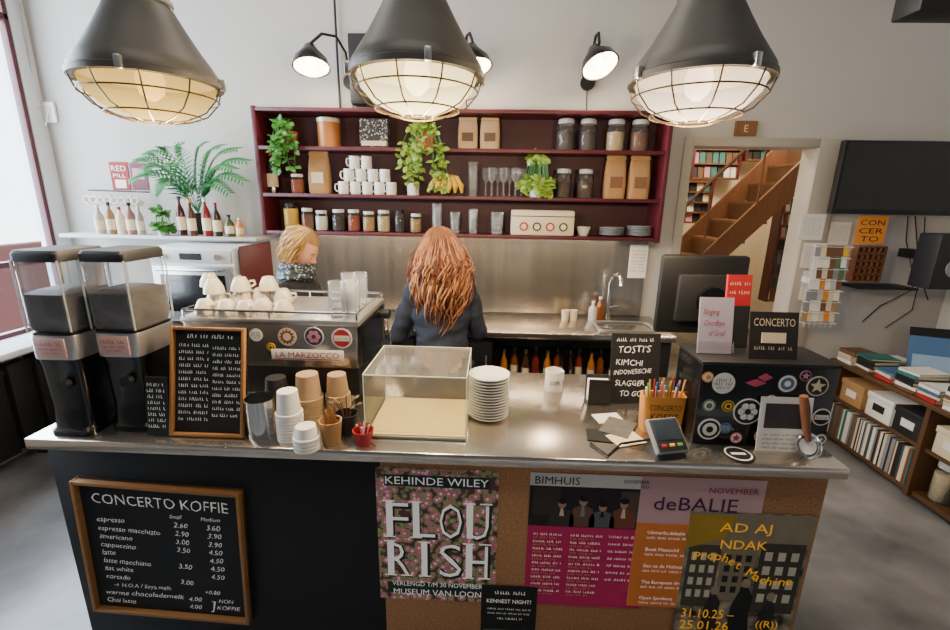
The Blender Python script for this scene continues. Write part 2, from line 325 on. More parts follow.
def trailing(label,loc,pw,ph,n,drop,spread,mat,up=.1,potm=terra,L=.05):
    t=thing('trailing_plant',label,'plant',loc); b=MB(); r=pw/2
    MB().lathe([(0,0),(r*.75,0),(r,ph),(r*.88,ph),(r*.8,ph*.9),(0,ph*.9)],18).build('pot',potm,t); s=MB()
    for i in range(n):
        a=random.uniform(-PI,0) if random.random()<.8 else random.uniform(0,PI); dr=drop*random.uniform(.3,1); k=7; pts=[]
        ex=math.cos(a)*spread*random.uniform(.4,1); ey=min(-.12,math.sin(a)*.1-.06) if dr>.08 else math.sin(a)*.06
        for q in range(k):
            u=q/(k-1); pts.append(V((ex*min(1,u*1.8)+random.uniform(-.008,.008),ey*min(1,u*2.2),ph+up*math.sin(min(1,u*2)*PI)*.7-dr*max(0,u-.25)*1.33)))
        s.tube(pts,.0022,4)
        for p in pts[1:]:
            for z in range(2): leafmesh(b,p,V((random.uniform(-1,1),random.uniform(-1,.1),random.uniform(-.9,.5))),V((0,-.6,.8)),L*random.uniform(.7,1.2),L*.75)
    s.build('stem',leaf,t); b.build('foliage',mat,t); return t
def mugmesh(r,h):
    b=MB().lathe([(0,0),(r*.9,0),(r,h*.1),(r,h),(r*.88,h),(r*.86,h*.12),(0,h*.1)],18)
    b.tube([(r*.95,0,h*.8),(r*1.5,0,h*.78),(r*1.6,0,h*.45),(r*1.4,0,h*.25),(r*.95,0,h*.22)],r*.13,6); return b
def tumbler(r,h): return MB().lathe([(0,0),(r*.8,0),(r,h)],18)
# row 2 (top)
trailing('bushy green trailing plant at left end of the top shelf row',on(288,2),.13,.10,15,.26,.12,leaf,.1,L=.055)
t=thing('storage_tin','orange round tin on the top shelf row','tin',on(329,2)); MB().lathe([(0,0),(.075,0),(.075,.165),(0,.165)],24).build('body',M('orange_tin','b5743a',.4,.3),t); MB().lathe([(.078,.16),(.078,.185),(.07,.19),(0,.19)],24).build('lid',M('tin_lid','cabfa9',.4,.3),t)
t=card('picture_box','dark speckled picture box standing on the top shelf row','box',on(375,2),.19,.185,RAMP('speckled_print','v',70,[(.1,'d8d0c4'),(.45,'26201e')]),th=.08); MB().box((0,-.042,.03),(.17,.004,.03)).build('label_strip',cream,t)
trailing('long pale trailing plant hanging at the middle of the shelves',on(425,2,3.2),.14,.10,20,.40,.17,leafy,.07)
for px,l in ((468,'left'),(490,'right')): mkbag('small cream coffee bag on the top row, %s of the pair'%l,on(px,2),.135,.205,M('pale_kraft','bd9f78',.85),M('bag_label_dark','5b4430',.8))
for px,l,cm in ((566,'glass jar of dark coffee beans nearest the small plant, top row',beans),(588,'second glass jar of dark beans from the small plant, top row',beans),(616,'glass jar of pale oats on the top row',M('oats','b9a47e',.9,0,.3,80,.3)),(640,'glass jar of brown beans at right end of top row',M('brown_beans','6e4830',.8,0,.4,80,.3))): mkjar('storage_jar',l,on(px,2),.122,.20,cm,greyl,fill=.6)
# row 1
bottle('dark bottle with cream label at left end of the middle row',on(272,1),.075,.27,M('dark_glass','1c120c',.15,coat=.4),red,cream); bottle('slim dark red bottle beside the left shelf side',on(264,1,3.31),.045,.24,M('red_glass','4a1414',.2),black,cream)
mkbag('tall kraft coffee bag left of the mug pyramid',on(320,1),.15,.28,lab=cream)
mkjar('small_jar','small jar of brown sugar between the dark bottle and the tall kraft bag',on(297,1),.09,.13,M('spice','9a4a2a',.9),paper)
mg=None; g='mugs stacked in a pyramid on the middle shelf row'
for row,xs in enumerate(([343,355,367,379,391],[349,361,373,385],[355,367])):
    for px in xs:
        lc=on(px,1,3.2); lc.z+=row*.0835
        if mg is None: mg=tag(mugmesh(.036,.083).build('mug',white),'white mug in the pyramid on the middle row',"mug",g); mg.location=lc; mg.rotation_euler.z=R(200)
        else: o=dup(mg,lc,R(random.uniform(150,240)))
t=thing('candle_jar','small white pot with lid under the long trailing plant','pot',on(413,1)); MB().lathe([(0,0),(.042,0),(.045,.08),(0,.085)],18).build('body',white,t); MB().lathe([(.047,.08),(.047,.095),(0,.1)],18).build('lid',woodd,t)
t=thing('banana_bunch','bunch of ripe yellow bananas on the middle row','bananas',on(447,1,3.19))
for i in range(6):
    x=-.085+i*.034; pts=[(x*.3,0,.135),(x*.8,-.02,.115),(x*1.2,-.03,.065),(x*1.35-.01,-.025,.02)]
    MB().tube(pts,[.007,.019,.02,.007],8).build('banana',yellow,t)
def gstack(px,row,n,w,h,label,st=.035):
    g0=None
    for i in range(n):
        lc=on(px,row,3.22); lc.z+=i*st
        if g0 is None: g0=tag(tumbler(w/2,h).build('drinking_glass',tglass),label,'glass',label); g0.location=lc
        else: dup(g0,lc)
gstack(473,1,4,.07,.09,'clear tumbler in the nested stack beside the bananas',.045)
wg=None
for i,px in enumerate((486,492,498,504,510,516,522)):
    lc=on(px,1,3.19 if i%2 else 3.28)
    if wg is None: wg=tag(MB().lathe([(0,0),(.03,.002),(.006,.008),(.006,.09),(.028,.12),(.033,.15),(.028,.19)],16).build('wine_glass',tglass),'stemmed wine glass in the row on the middle shelf','glass','wine glasses on the middle shelf'); wg.location=lc
    else: dup(wg,lc)
trailing('compact yellow green plant in white pot, right of the wine glasses',on(537,1,3.22),.11,.14,22,.12,.12,leafy,.2,white,.055)
for px,l in ((564,'glass jar of dark tea below the top row jars, left one'),(586,'glass jar of dark tea nearest the two kraft bags')): mkjar('tea_jar',l,on(px,1),.11,.19,M('dark_tea','4b3524',.9,0,.4,60),greyl,fill=.55)
for px,l in ((615,'large kraft bag on the middle row, left of the end pair'),(639,'large kraft bag at right end of the middle row')): mkbag(l,on(px,1),.145,.28,lab=M('label_brown','7a5236',.8))
# row 0
mkjar('honey_jar','tall yellow jar with black lid on the lowest row',on(292,0),.105,.19,yellow,black,fill=.78)
for px,l,cm,w,h in ((308,'jar of cinnamon brown powder beside the yellow jar',M('cocoa','7a4a2b',.9),.085,.155),(322,'jar of white sugar, third from left on the lowest row',paper,.085,.14),(339,'jar of dark chocolate in the middle of the lowest row jars',M('choc','2c160c',.7),.09,.15),(354,'jar of reddish spice on the lowest row',M('spice','9a4a2a',.9),.085,.15),(369,'jar of beige nuts on the lowest row',M('nuts','b58e5c',.9,0,.3,60),.085,.14),(384,'jar of pale flakes on the lowest row',M('flakes','c7b690',.9,0,.3,60),.09,.15),(400,'squat dark jar at the end of the lowest row jars',M('syrup','241610',.3),.075,.15),(416,'jar of tan grains right of the squat dark jar',M('grains','a98a58',.9,0,.3,60),.08,.13)): mkjar('spice_jar',l,on(px,0),w,h,cm,paper if px!=400 else black)
gstack(437,0,5,.07,.09,'tall clear glass in the nested stack left of the woman with red hair',.028); gstack(455,0,3,.07,.09,'clear glass in the short stack on the lowest row',.028); gstack(473,0,4,.065,.08,'clear glass in the nested stack on the lowest row',.028); gstack(497,0,3,.09,.08,'wide clear glass stacked beside the white case',.035)
t=thing('game_case','cream rectangular case with red logos on the lowest row','case',on(542,0,3.2)); MB().box((0,0,.085),(.43,.12,.17),.012).build('case_body',cream,t); MB().box((0,-.0605,.13),(.432,.004,.006)).build('seam',woodd,t)
for i in range(4): MB().cyl((-.13+i*.09,-.0605,.06),(-.13+i*.09,-.064,.06),.03,n=20).build('logo_disc',woodd if i%2 else red,t); MB().cyl((-.13+i*.09,-.064,.06),(-.13+i*.09,-.0655,.06),.019,n=16).build('logo_centre',cream,t)
t=MB().lathe([(0,.005),(.03,0),(.05,.06),(.046,.06),(.028,.01),(0,.012)],18).build('bowl',white); t.location=on(584,0); tag(t,'small white bowl right of the cream case','bowl')
def plateb(r): return MB().lathe([(0,.003),(r*.55,0),(r,.014),(r,.018),(r*.56,.006),(0,.006)],26)
for px,n in ((612,5),(640,6)):
    l='grey plate in the stack at right end of lowest row' if px==640 else 'grey plate in the stack beside the small white bowl'; p=None
    for i in range(n):
        lc=on(px,0); lc.z+=i*.011
        if p is None: p=tag(plateb(.085).build('plate',M('grey_stoneware','8f9494',.4)),l,'plate',l); p.location=lc
        else: dup(p,lc)
# ================================================================ BACK COUNTER
BZ=.94
fl=PY(494,350,2.84).x; fr=PY(640,350,2.84).x; bx0,bx1=-1.6,1.2
bc=thing('back_cabinet','dark base cabinet under the steel back worktop','cabinet',(0,3.1,0))
for xa,xb,bn in ((bx0,fl-.005,'body'),(fr+.005,bx1,'side_body')): MB().box(((xa+xb)/2,.02,.49),(xb-xa,.5,.8)).build(bn,dark,bc); MB().box(((xa+xb)/2,.05,.045),(xb-xa-.02,.42,.09)).build('plinth',black,bc)
for i in range(3):
    d=MB().box((-1.3+i*.54,-.24,.48),(.5,.02,.76),.004).build('door',charp,bc); MB().box((-1.1+i*.54,-.262,.7),(.012,.025,.14),.003).build('handle',steel2,d)
tw=MB(); tw.box(((bx0+bx1)/2,3.1,BZ-.02),(bx1-bx0+.03,.54,.04),.005); tag(tw.build('back_worktop',steel),'narrow stainless steel back worktop under the shelves','worktop')
tag(MB().box(((bx0+SX1)/2,WY-.012,(BZ+1.51)/2),(SX1-bx0,.012,1.51-BZ-.01)).build('backsplash',M('splash_steel','b9aea0',.24,.92,.38,2.2,.05,stretch=(9,1,.25))),'warm brushed steel splashback panel below the shelves','splashback')
t=thing('bar_fridge','low black bar fridge with glass door full of bottles','fridge',((fl+fr)/2,2.86,0)); W=fr-fl
b=MB()
for s in (-1,1): b.box((s*(W/2-.02),-.01,.45),(.04,.06,.86)); b.box((0,-.01,.46+s*.415),(W,.06,.05))
b.box((0,-.01,.45),(.04,.06,.84)); b.build('door_frame',blackg,t); MB().box((0,-.0,.45),(W-.06,.004,.78)).build('glass_door',windowg,t); MB().box((0,.4,.45),(W-.02,.02,.86)).build('interior_back',M('fridge_inside','1c1610',.6),t)
for s in (-1,1): MB().box((s*(W/2-.008),.2,.45),(.016,.4,.86)).build('side_panel',black,t)
for z in (.03,.55): MB().box((0,.2,z),(W-.04,.36,.015)).build('rack',steel2,t)
for s in (-1,1): MB().box((s*.03,-.05,.55),(.012,.02,.3),.003).build('handle',steel2,t)
g='bottles behind the glass of the bar fridge'
for i in range(12):
    bottle('small brown or amber bottle in the bar fridge',(fl+.07+i*(W-.14)/11,2.91+.05*(i%2),.559),.05,.24,[M('fr_orange','b06a20',.4),M('amber','7a4014',.2),M('fr_brown','4a2a14',.2),M('fr_red','7a2218',.3)][i%4],grey,cream if i%3 else None,g)
t=thing('sink_tap','tall curved steel tap at the sink','tap',PZ(607,318,BZ)); MB().tube([(0,0,0),(0,0,.26),(.01,-.02,.32),(.03,-.08,.34),(.04,-.13,.31),(.04,-.14,.27)],.012,10).build('spout',chrome,t); MB().cyl((0,0,0),(0,0,.04),.025).build('base',chrome,t); MB().tube([(0,0,.08),(.07,-.02,.1)],.008).build('lever',chrome,t)
a=PZ(612,322,BZ); tag(MB().loft([(.001,.2,.13),(.008,.2,.13),(.008,.185,.115),(.003,.18,.11)],32,6,caps=False).build('sink',steel2),'raised steel sink edge at the right of back worktop','sink').location=(a.x+.05,3.05,BZ)
for px,py,l,mt,h in ((592,320,'clear soap bottle left of the tap',greyl,.14),(599,318,'amber soap pump bottle beside the tap',M('amber2','7a3f16',.2),.16)): bottle(l,PZ(px,py,BZ),.06,h,mt,white)
for px,l in ((565,'small cream cup on back worktop, left of the pair'),(573,'small cream cup on back worktop, right of the pair')): o=tumbler(.03,.075).build('paper_cup',cream); o.location=PZ(px,320,BZ); tag(o,l,'cup')
t=thing('water_boiler','tall steel boiler with black top at right end of back worktop','boiler',PZ(634,312,BZ)+V((0,.03,0))); MB().lathe([(0,0),(.085,0),(.085,.3),(0,.3)],24).build('tank',steel2,t); MB().lathe([(.087,.3),(.08,.36),(.03,.38),(0,.38)],24).build('lid',black,t); MB().tube([(0,-.085,.05),(0,-.12,.05),(0,-.12,.03)],.01).build('tap',black,t)
o,w,h=wallcard('paper_notice','white paper notice taped on the steel splashback','notice',629,245,647,278,WY-.020,paper); scrib(o,w,h,[(.12,.88,.2+.1*i,.05) for i in range(7)],ink)
# ---------------------------------------------------------------- left corner
ox0=PY(157,270,2.85).x; ox1=PY(240,270,2.85).x
lc=thing('corner_cabinet','dark maroon corner cabinet carrying the oven','cabinet',(-2.3,3.08,0)); MB().box((0,0,.46),(1.36,.56,.92),.004).build('body',maroond,lc)
for s in (-1,1):
    d=MB().box((s*.34,-.29,.5),(.62,.02,.78),.004).build('door',maroon,lc); MB().box((s*.08,-.31,.7),(.012,.025,.12),.003).build('handle',steel2,d)
MB().box((0,-.01,.93),(1.38,.6,.025),.003).build('top_board',woodd,lc)
t=thing('side_cabinet','narrow dark maroon cabinet between the oven and the steel splashback','cabinet',((ox1-1.615)/2+.012,3.03,.944)); cw=(-1.615-ox1)-.03
MB().box((0,0,.26),(cw,.42,.52),.004).build('body',maroon,t); d=MB().box((0,-.215,.26),(cw*.9,.012,.48),.003).build('door',maroond,t); MB().box((cw*.3,-.228,.3),(.01,.018,.08),.002).build('handle',steel2,d)
KZ=1.5
t=thing('steam_oven','white countertop oven with dark glass door','oven',((ox0+ox1)/2,3.0,.944)); W=ox1-ox0; H=1.455-.944
MB().box((0,0,H/2+.01),(W,.4,H-.02),.012).build('body',M('oven_white','d0d4d8',.35),t); d=MB().box((0,-.205,H*.42),(W*.94,.02,H*.7),.006).build('door',steel2,t); MB().box((0,-.217,H*.42),(W*.76,.006,H*.48),.002).build('door_glass',blackg,d); MB().tube([(-W*.38,-.215,H*.73),(-W*.38,-.25,H*.73),(W*.38,-.25,H*.73),(W*.38,-.215,H*.73)],.008).build('door_handle',chrome,d)
MB().box((0,-.205,H*.89),(W*.94,.012,H*.15),.003).build('control_panel',greyl,t); MB().box((0,-.213,H*.89),(W*.25,.005,H*.08)).build('display',blackg,t)
for s in (-1,1): MB().cyl((s*W*.33,-.21,H*.89),(s*W*.33,-.232,H*.89),.02).build('knob',chrome,t)
kx0=PY(70,239,3.15).x; kx1=SX0-.02
t=thing('kitchen_ledge','long white ledge above the oven holding bottles','shelf',((kx0+kx1)/2,3.22,KZ)); MB().box((0,0,-.012),(kx1-kx0,.3,.024),.003).build('board',greyl,t)
def kl(px,Y=3.12): return V((PY(px,239,Y).x,Y,KZ+.0005))
for i,(px,w,h,mt,cp,l) in enumerate(((103,.06,.2,M('milky','b0a897',.4),paper,'white sauce bottle at left end of the ledge'),(114,.055,.22,M('tan_b','8a6a46',.4),black,'tan syrup bottle second from left on ledge'),(124,.055,.19,cream,red,'cream bottle with red cap on ledge'),(134,.06,.22,M('pinkb','8f665c',.4),black,'dusty pink bottle left of the small potted plant'),(143,.05,.2,M('clearish','97978b',.3),greyl,'pale grey bottle near the small potted plant'),(184,.055,.27,M('dkred','42101a',.25),black,'dark red bottle left of the palm pot'),(194,.055,.25,M('brn','4e301c',.3),yellow,'brown bottle with yellow cap under the palm'),(209,.06,.26,M('rd2','7c1a20',.3),white,'bright red bottle with white cap under the palm'),(219,.055,.23,M('dk3','2a1a14',.3),red,'dark bottle with red cap right of the palm pot'),(231,.06,.15,M('gr','3f4b2a',.3),black,'short green bottle at right end of the ledge'),(241,.05,.13,orange,white,'short orange bottle beside the shelf side'))): bottle(l,kl(px),w,h,mt,cp,cream)
trailing('tiny leafy plant in grey pot on the ledge',kl(165),.09,.08,10,.03,.08,leaf,.14,greyl,.05)
pt=thing('potted_palm','large feathery green palm standing on the ledge above the oven','plant',kl(202,3.29)); MB().lathe([(0,0),(.05,0),(.065,.15),(.058,.15),(.05,.13),(0,.13)],20).build('pot',black,pt); fo=MB(); st=MB()
for (tx,ty,yy) in ((136,163,3.1),(132,182,3.05),(148,155,3.2),(163,150,3.0),(180,150,3.15),(203,147,3.1),(220,149,3.0),(236,152,3.1),(246,164,3.04),(243,184,2.98),(228,195,3.0),(156,195,3.0),(145,172,2.98),(232,172,2.95),(172,168,2.98)):
    e=PY(tx,ty,yy)-V(pt.location); s0=V((0,0,.13)); k=19; pts=[]
    for q in range(k):
        u=q/(k-1); pts.append(s0.lerp(e,u)+V((0,-.03*math.sin(u*PI),.13*math.sin(u*PI)+.02)))
    st.tube(pts,.003,4)
    for q in range(3,k):
        d=(pts[q]-pts[q-1]).normalized()
        for sd in (-1,1):
            s=V((0,-.5,.85)).cross(d).normalized()*sd; leafmesh(fo,pts[q],d*.9+s,V((0,-.6,.8)),.105*(1.2-q/k*.75),.018)
st.build('frond_stem',leafd,pt); fo.build('foliage',leafd,pt)
ra=PY(88,190,WY-.06); rb=PY(143,192,WY-.06); t=thing('cup_rail','thin black wall rail with hooks, left of the palm','rail',(0,0,0)); MB().tube([ra,rb],.006).build('rod',black,t)
for q in (ra,rb): MB().cyl(q,(q.x,WY,q.z),.005).build('bracket',black,t)
c0=None
for i in range(8):
    p=ra.lerp(rb,(i+.5)/8); p=V((p.x,p.y-.005,p.z-.085))
    if c0 is None: c0=tag(mugmesh(.026,.06).build('mug',white),'small white mug hanging from the black wall rail','mug','mugs hanging on the wall rail'); c0.location=p; c0.rotation_euler=(0,R(-70),R(90))
    else: dup(c0,p,R(90))
o,w,h=wallcard('wall_poster','narrow upright red and white poster behind the palm','poster',111,162,129,190,WY-.004,M('poster_red','8f0d16',.7)); MB().box((0,-.003,h*.22),(w*.6,.002,h*.3)).build('pale_block',paper,o); write(o,w,h,[('RED',.5,.32,.2,'c',.8),('PILL',.5,.55,.14,'c',.7)],M('poster_pale','f0dcd0',.8),.0045)
o,w,h=wallcard('wall_poster','narrow dark poster right of the red poster by the palm','poster',131,163,147,190,WY-.004,M('poster_dusk','6a3040',.7,0,.4,12)); MB().box((0,-.003,h*.6),(w*.7,.002,h*.4)).build('picture_block',M('poster_pic','b58a80',.7,0,.4,20),o)
o=thing('wall_socket','white wall socket with a looped cable by the window','socket',(PY(44,112,WY-.02).x+.03,WY-.01,PY(44,112,WY-.02).z)); o.rotation_euler.z=R(-90); MB().box((0,0,0),(.02,.1,.14),.006).build('plate',white,o); MB().tube([(.012,0,-.03),(.07,.02,-.1),(.05,.06,.02),(.03,-.06,.03),(.03,-.02,.6),(.03,0,1.2)],.005).build('cable',greyl,o)
t=thing('radiator','dark low panel radiator under the window','radiator',(XL+.12,2.1,0))
for i in range(9): MB().box((0,-.7+i*.18,.4),(.09,.15,.6),.012).build('rib',dark,t)
b=MB()
for z in (.16,.64): b.cyl((0,-.75,z),(0,.8,z),.02)
b.build('pipe',dark,t)
for y in (-.6,.62): MB().box((0,y,.06),(.06,.03,.12)).build('foot',dark,t)
# ================================================================ WALL FITTINGS
def sconce(px,py,label,dx,tilt,spin):
    p=PY(px,py,WY-.3); t=thing('wall_lamp',label,'lamp',(p.x,WY,p.z)); MB().cyl((dx,-.002,-.06),(dx,-.025,-.06),.05).build('wall_plate',black,t)
    MB().tube([(dx,-.02,-.06),(dx,-.1,.1),(dx*.8,-.18,.17),(dx*.4,-.26,.16),(0,-.3,.09)],.009,8).build('arm',black,t)
    mt=Matrix.Rotation(spin,3,'Z')@Matrix.Rotation(tilt,3,'X'); c=(0,-.3,0)
    MB().lathe([(.02,.10),(.035,.09),(.05,.06),(.1,.0),(.115,-.05),(.108,-.05),(.095,0),(.045,.055),(0,.07)],28,c,mt).build('shade',blackg,t)
    MB().lathe([(.105,-.045),(.09,.0),(.04,.05),(0,.055)],24,c,mt).build('reflector',M('lamp_white_inner','efe6d6',.5,em=.5),t)
    MB().ball(V(c)+mt@V((0,0,.0)),.035).build('bulb',M('warm_bulb','ffe0b0',.5,em=14),t)
    MB().tube([(dx,-.01,-.1),(dx+.01,-.01,-.3),(dx,-.01,-.42)],.004).build('cable',black,t)
    l=bpy.data.lights.new('sconce_light','POINT'); l.energy=9; l.color=(1,.84,.62); l.shadow_soft_size=.04; o=bpy.data.objects.new('sconce_light',l); C.objects.link(o); o.parent=t; o.location=V(c)+mt@V((0,0,-.07))
sconce(311,60,'black gooseneck wall lamp left of the black speaker',.16,R(-18),R(20)); sconce(473,60,'black gooseneck wall lamp half hidden behind the middle pendant',-.06,R(-18),R(35)); sconce(598,60,'black gooseneck wall lamp above the right end of shelves',0,R(-32),R(28))
a=PY(350,36,WY-.05); c=PY(373,106,WY-.05); t=thing('wall_speaker','tall black wall speaker above the shelves','speaker',((a.x+c.x)/2,WY-.06,c.z)); W=c.x-a.x; H=a.z-c.z; MB().box((0,0,H/2),(W,.11,H),.01).build('cabinet',black,t); MB().box((0,-.057,H/2),(W*.86,.006,H*.92),.002).build('grille',dark,t)
p=PY(337,50,WY-.02); tag(MB().tube([(p.x,p.y,2.37),(p.x,p.y,HC)],.008).build('cable_conduit',black),'thin black conduit running up the wall to the ceiling','conduit')
o,w,h=wallcard('wall_plaque','small brown plaque above the doorway','plaque',735,121,756,136,WY-.012,M('plaque_brown','7a5230',.6),th=.02); write(o,w,h,[('E',.5,.75,.5,'c')],cream,.012)
a=PY(846,140,3.2); c=PY(957,216,3.2); t=thing('television','black flat television high on the right wall','television',((a.x+c.x)/2,3.22,c.z)); W=c.x-a.x; H=a.z-c.z
MB().box((0,0,H/2),(W,.05,H),.006).build('case',black,t); MB().box((0,-.027,H/2+.01),(W-.03,.004,H-.045)).build('screen',M('tv_screen','07080a',.08),t); MB().box((0,.09,H/2),(.2,.13,.2)).build('wall_mount',black,t)
o,w,h=wallcard('shop_sign','orange square sign with black lettering below the television','sign',856,216,886,244,3.25,orange); write(o,w,h,[('CON',.5,.33,.2,'c',.8),('CER',.5,.62,.2,'c',.8),('TO',.5,.91,.2,'c',.6)],ink,.003)
a=PY(851,281,3.2); c=PY(887,247,3.2); t=thing('grid_basket','orange brown wooden grid rack under the orange sign','rack',(a.x,3.22,a.z)); W=c.x-a.x; H=c.z-a.z
MB().box((W/2,.03,H/2),(W,.01,H)).build('back_panel',orangep,t); b=MB()
for i in range(6): b.box((i*W/5,0,H/2),(.012,.05,H)); b.box((W/2,0,i*H/5),(W,.05,.012))
b.build('grid',wood2,t)
a=PY(849,283,3.28); c=PY(906,290,3.28); t=thing('bracket_shelf','slim black shelf under the grid rack','shelf',((a.x+c.x)/2,3.28,(a.z+c.z)/2)); MB().box((0,0,0),(c.x-a.x,.19,.016),.003).build('board',black,t)
t=thing('hanging_cables','tangle of thin black cables hanging below the television','cable',(0,0,0))
for pts in ([(908,216),(906,240),(912,270),(922,282),(928,300)],[(915,216),(918,255),(912,290),(880,306),(862,322)],[(925,217),(922,270),(912,310),(885,328)]): MB().tube([PY(x,y,3.36) for x,y in pts],.004).build('cable',black,t)
a=PY(940,234,3.0); c=PY(967,290,3.0); t=thing('black_speaker','black loudspeaker at the right edge below the television','speaker',((a.x+c.x)/2,3.06,c.z)); MB().box((0,0,(a.z-c.z)/2),(c.x-a.x,.16,a.z-c.z),.01).build('cabinet',dark,t); MB().cyl((0,-.08,.14),(0,-.087,.14),.06).build('cone',grey,t); MB().box((0,.2,.2),(.06,.24,.06)).build('wall_mount',black,t)
a=PY(915,0,2.2); c=PY(960,16,2.2); t=thing('ceiling_speaker','black box speaker hanging in the upper right corner','speaker',((a.x+c.x)/2+.09,2.3,c.z+.03)); MB().box((0,0,.09),(.28,.15,.18),.01).build('cabinet',black,t); MB().cyl((0,0,.18),(0,0,HC-c.z-.03),.012).build('drop_rod',black,t)
for i,(x0,y0,x1,y1,l,Yp) in enumerate(((800,214,824,240,'white paper with dotted circles, topmost on the right door casing',WY-.0225),(802,243,825,268,'white paper sheet, middle one on the right door casing',WY-.0225),(801,271,824,300,'pale paper sheet, lowest on the right door casing',WY-.0225),(829,222,850,245,'white paper sheet on the wall above the postcard rack',WY-.003))):
    o,w,h=wallcard('paper_notice',l,'notice',x0,y0,x1,y1,Yp,white); scrib(o,w,h,[(.12,.88,.2+.1*q,.05) for q in range(7)],grey)
a=PY(804,322,3.12); c=PY(854,246,3.12); t=thing('card_rack','white wire rack of postcards right of the doorway','rack',(a.x,3.15,a.z)); W=c.x-a.x; H=c.z-a.z; b=MB()
for i in range(7): b.cyl((i*W/6,.02,-.05),(i*W/6,.02,H),.003,n=6)
for i in range(8): b.tube([(0,.02,i*H/7-.01),(0,-.03,i*H/7-.01),(W,-.03,i*H/7-.01),(W,.02,i*H/7-.01)],.003)
b.build('wire_frame',greyl,t); MB().box((W/2,.12,H*.5),(.05,.2,.04)).build('wall_bracket',white,t)
for r in range(7):
    for q in range(6):
        o=MB().box((0,0,H/14*.97),(W/6*.95,.004,H/7*.97)).build('postcard',random.choice([paper,cream,greyl,white,cream,paper,kraft,grey,terra,orange,cols[9],cols[7],yellow,wood2])); o.location=(a.x+(q+.5)*W/6,3.148,a.z+r*H/7); o.rotation_euler.x=R(-7); tag(o,'small picture postcard in the white wire rack','postcard','postcards in the white wire rack')
# ================================================================ LOW BOOKCASE (right)
bk=thing('low_bookcase','low dark wooden bookcase with open shelves along the right wall','bookcase',(2.95,0,0)); y0,y1,TZ=1.0,3.34,.66; shw=M('shelf_wood','56391f',.5,0,.25,5,.03,stretch=(1,6,1))
MB().box((0,(y0+y1)/2,TZ-.015),(.7,y1-y0,.03),.004).build('top_board',shw,bk); MB().box((0.02,(y0+y1)/2,.36),(.64,y1-y0-.03,.025)).build('middle_shelf',shw,bk); MB().box((.02,(y0+y1)/2,.06),(.64,y1-y0-.03,.03)).build('bottom_shelf',shw,bk); MB().box((.33,(y0+y1)/2,.34),(.015,y1-y0,.6)).build('back_panel',woodd,bk); MB().box((.04,(y0+y1)/2,.0225),(.56,y1-y0-.06,.045)).build('plinth',black,bk)
for y in (1.02,1.8,2.55,3.32): MB().box((0,y,.34),(.66,.028,.6)).build('divider',shw,bk)
def book(label,loc,w,d,h,mt,rz=0,name='book',group=None):
    t=thing(name,label,'book',loc,rz,group=group); b=MB(); b.box((0,0,.002),(w,d,.004)); b.box((0,0,h-.002),(w,d,.004)); b.box((-w/2+.002,0,h/2),(.004,d,h)); b.build('cover',mt,t); MB().box((.002,0,h/2),(w-.008,d-.008,h-.009)).build('pages',cream,t); return t
cn=['red','blue','orange','cream','black','pink','teal','brown','white','green','purple','yellow']
on_=['first','second','third','fourth','fifth','sixth','seventh','eighth','ninth','tenth','eleventh','twelfth','thirteenth','fourteenth']
for si,(bx,byy,n) in enumerate(((2.71,3.24,4),(2.72,3.07,5),(2.95,3.23,3),(2.71,2.9,3),(2.95,2.73,4),(2.72,2.74,6),(2.95,2.55,5),(2.71,2.58,4),(2.72,2.42,6),(2.95,2.38,4),(2.71,2.26,3),(2.95,2.2,5),(2.72,2.1,5),(2.73,1.93,4))):
    z=TZ+.0005
    for i in range(n):
        k=[8,4,3,7,8,3,4,1,8,0,3,6][(si*3+i*5)%12]; h=random.choice((.014,.018,.024,.028))
        book('%s covered book, %s of the %s book pile from the doorway'%(cn[k],['bottom','second','third','fourth','fifth','sixth'][i],on_[si]),(bx,byy,z),.17+.015*(si%3),.135,h,cols[k],R(random.uniform(-7,7))); z+=h+.0005
o=card('record_sleeve','blue record sleeve propped up on the low bookcase','record sleeve',(2.99,2.95,TZ+.001),.28,.28,blue,rx=R(-16),rz=R(-22)); MB().box((0,-.003,.1),(.23,.002,.11)).build('picture_block',M('sky_print','8fa9c4',.6),o)
o=card('record_sleeve','dark record sleeve leaning by the wall at the far end of the bookcase','record sleeve',(3.19,3.2,TZ+.001),.24,.28,dark,rx=R(-16),rz=R(-15))
gl='record spines on the bottom shelf of the low bookcase'; y=2.6
while y<3.28:
    d=random.choice((.01,.014,.018,.024)); o=MB().box((0,d/2,.12),(.28,d-.001,.24)).build('record_spine',random.choice(muted)); o.location=(2.79,y,.0755); tag(o,'thin record standing on the bottom shelf of the low bookcase','record',gl); y+=d
for i,(y,l,mt) in enumerate(((2.68,'black speckled storage box, far end of the middle shelf',dark),(2.9,'white storage box on the middle shelf',paper),(3.14,'brown storage box by the wall on the middle shelf',kraft),(1.92,'grey storage box, nearest on the middle shelf',grey),(2.16,'black storage box on the near middle shelf',black),(2.4,'cream storage box beside the middle divider',cream))):
    t=thing('storage_box',l,'box',(2.82,y,.373)); MB().box((0,0,.07),(.34,.2,.14),.004).build('box_body',mt,t); MB().box((0,0,.15),(.35,.21,.04),.004).build('lid',mt,t); MB().box((-.171,0,.08),(.004,.09,.05)).build('label_patch',paper if mt!=paper else ink,t)
for i,y in enumerate((1.89,2.03,2.17,2.31,2.45)): mkjar('storage_jar','%s large glass jar from the doorway on the bottom shelf of the bookcase'%['fifth','fourth','third','second','nearest'][i],(2.74,y,.0755),.125,.25,[M('dark_tea'),cols[7],M('nuts'),beans,M('oats')][i],greyl)
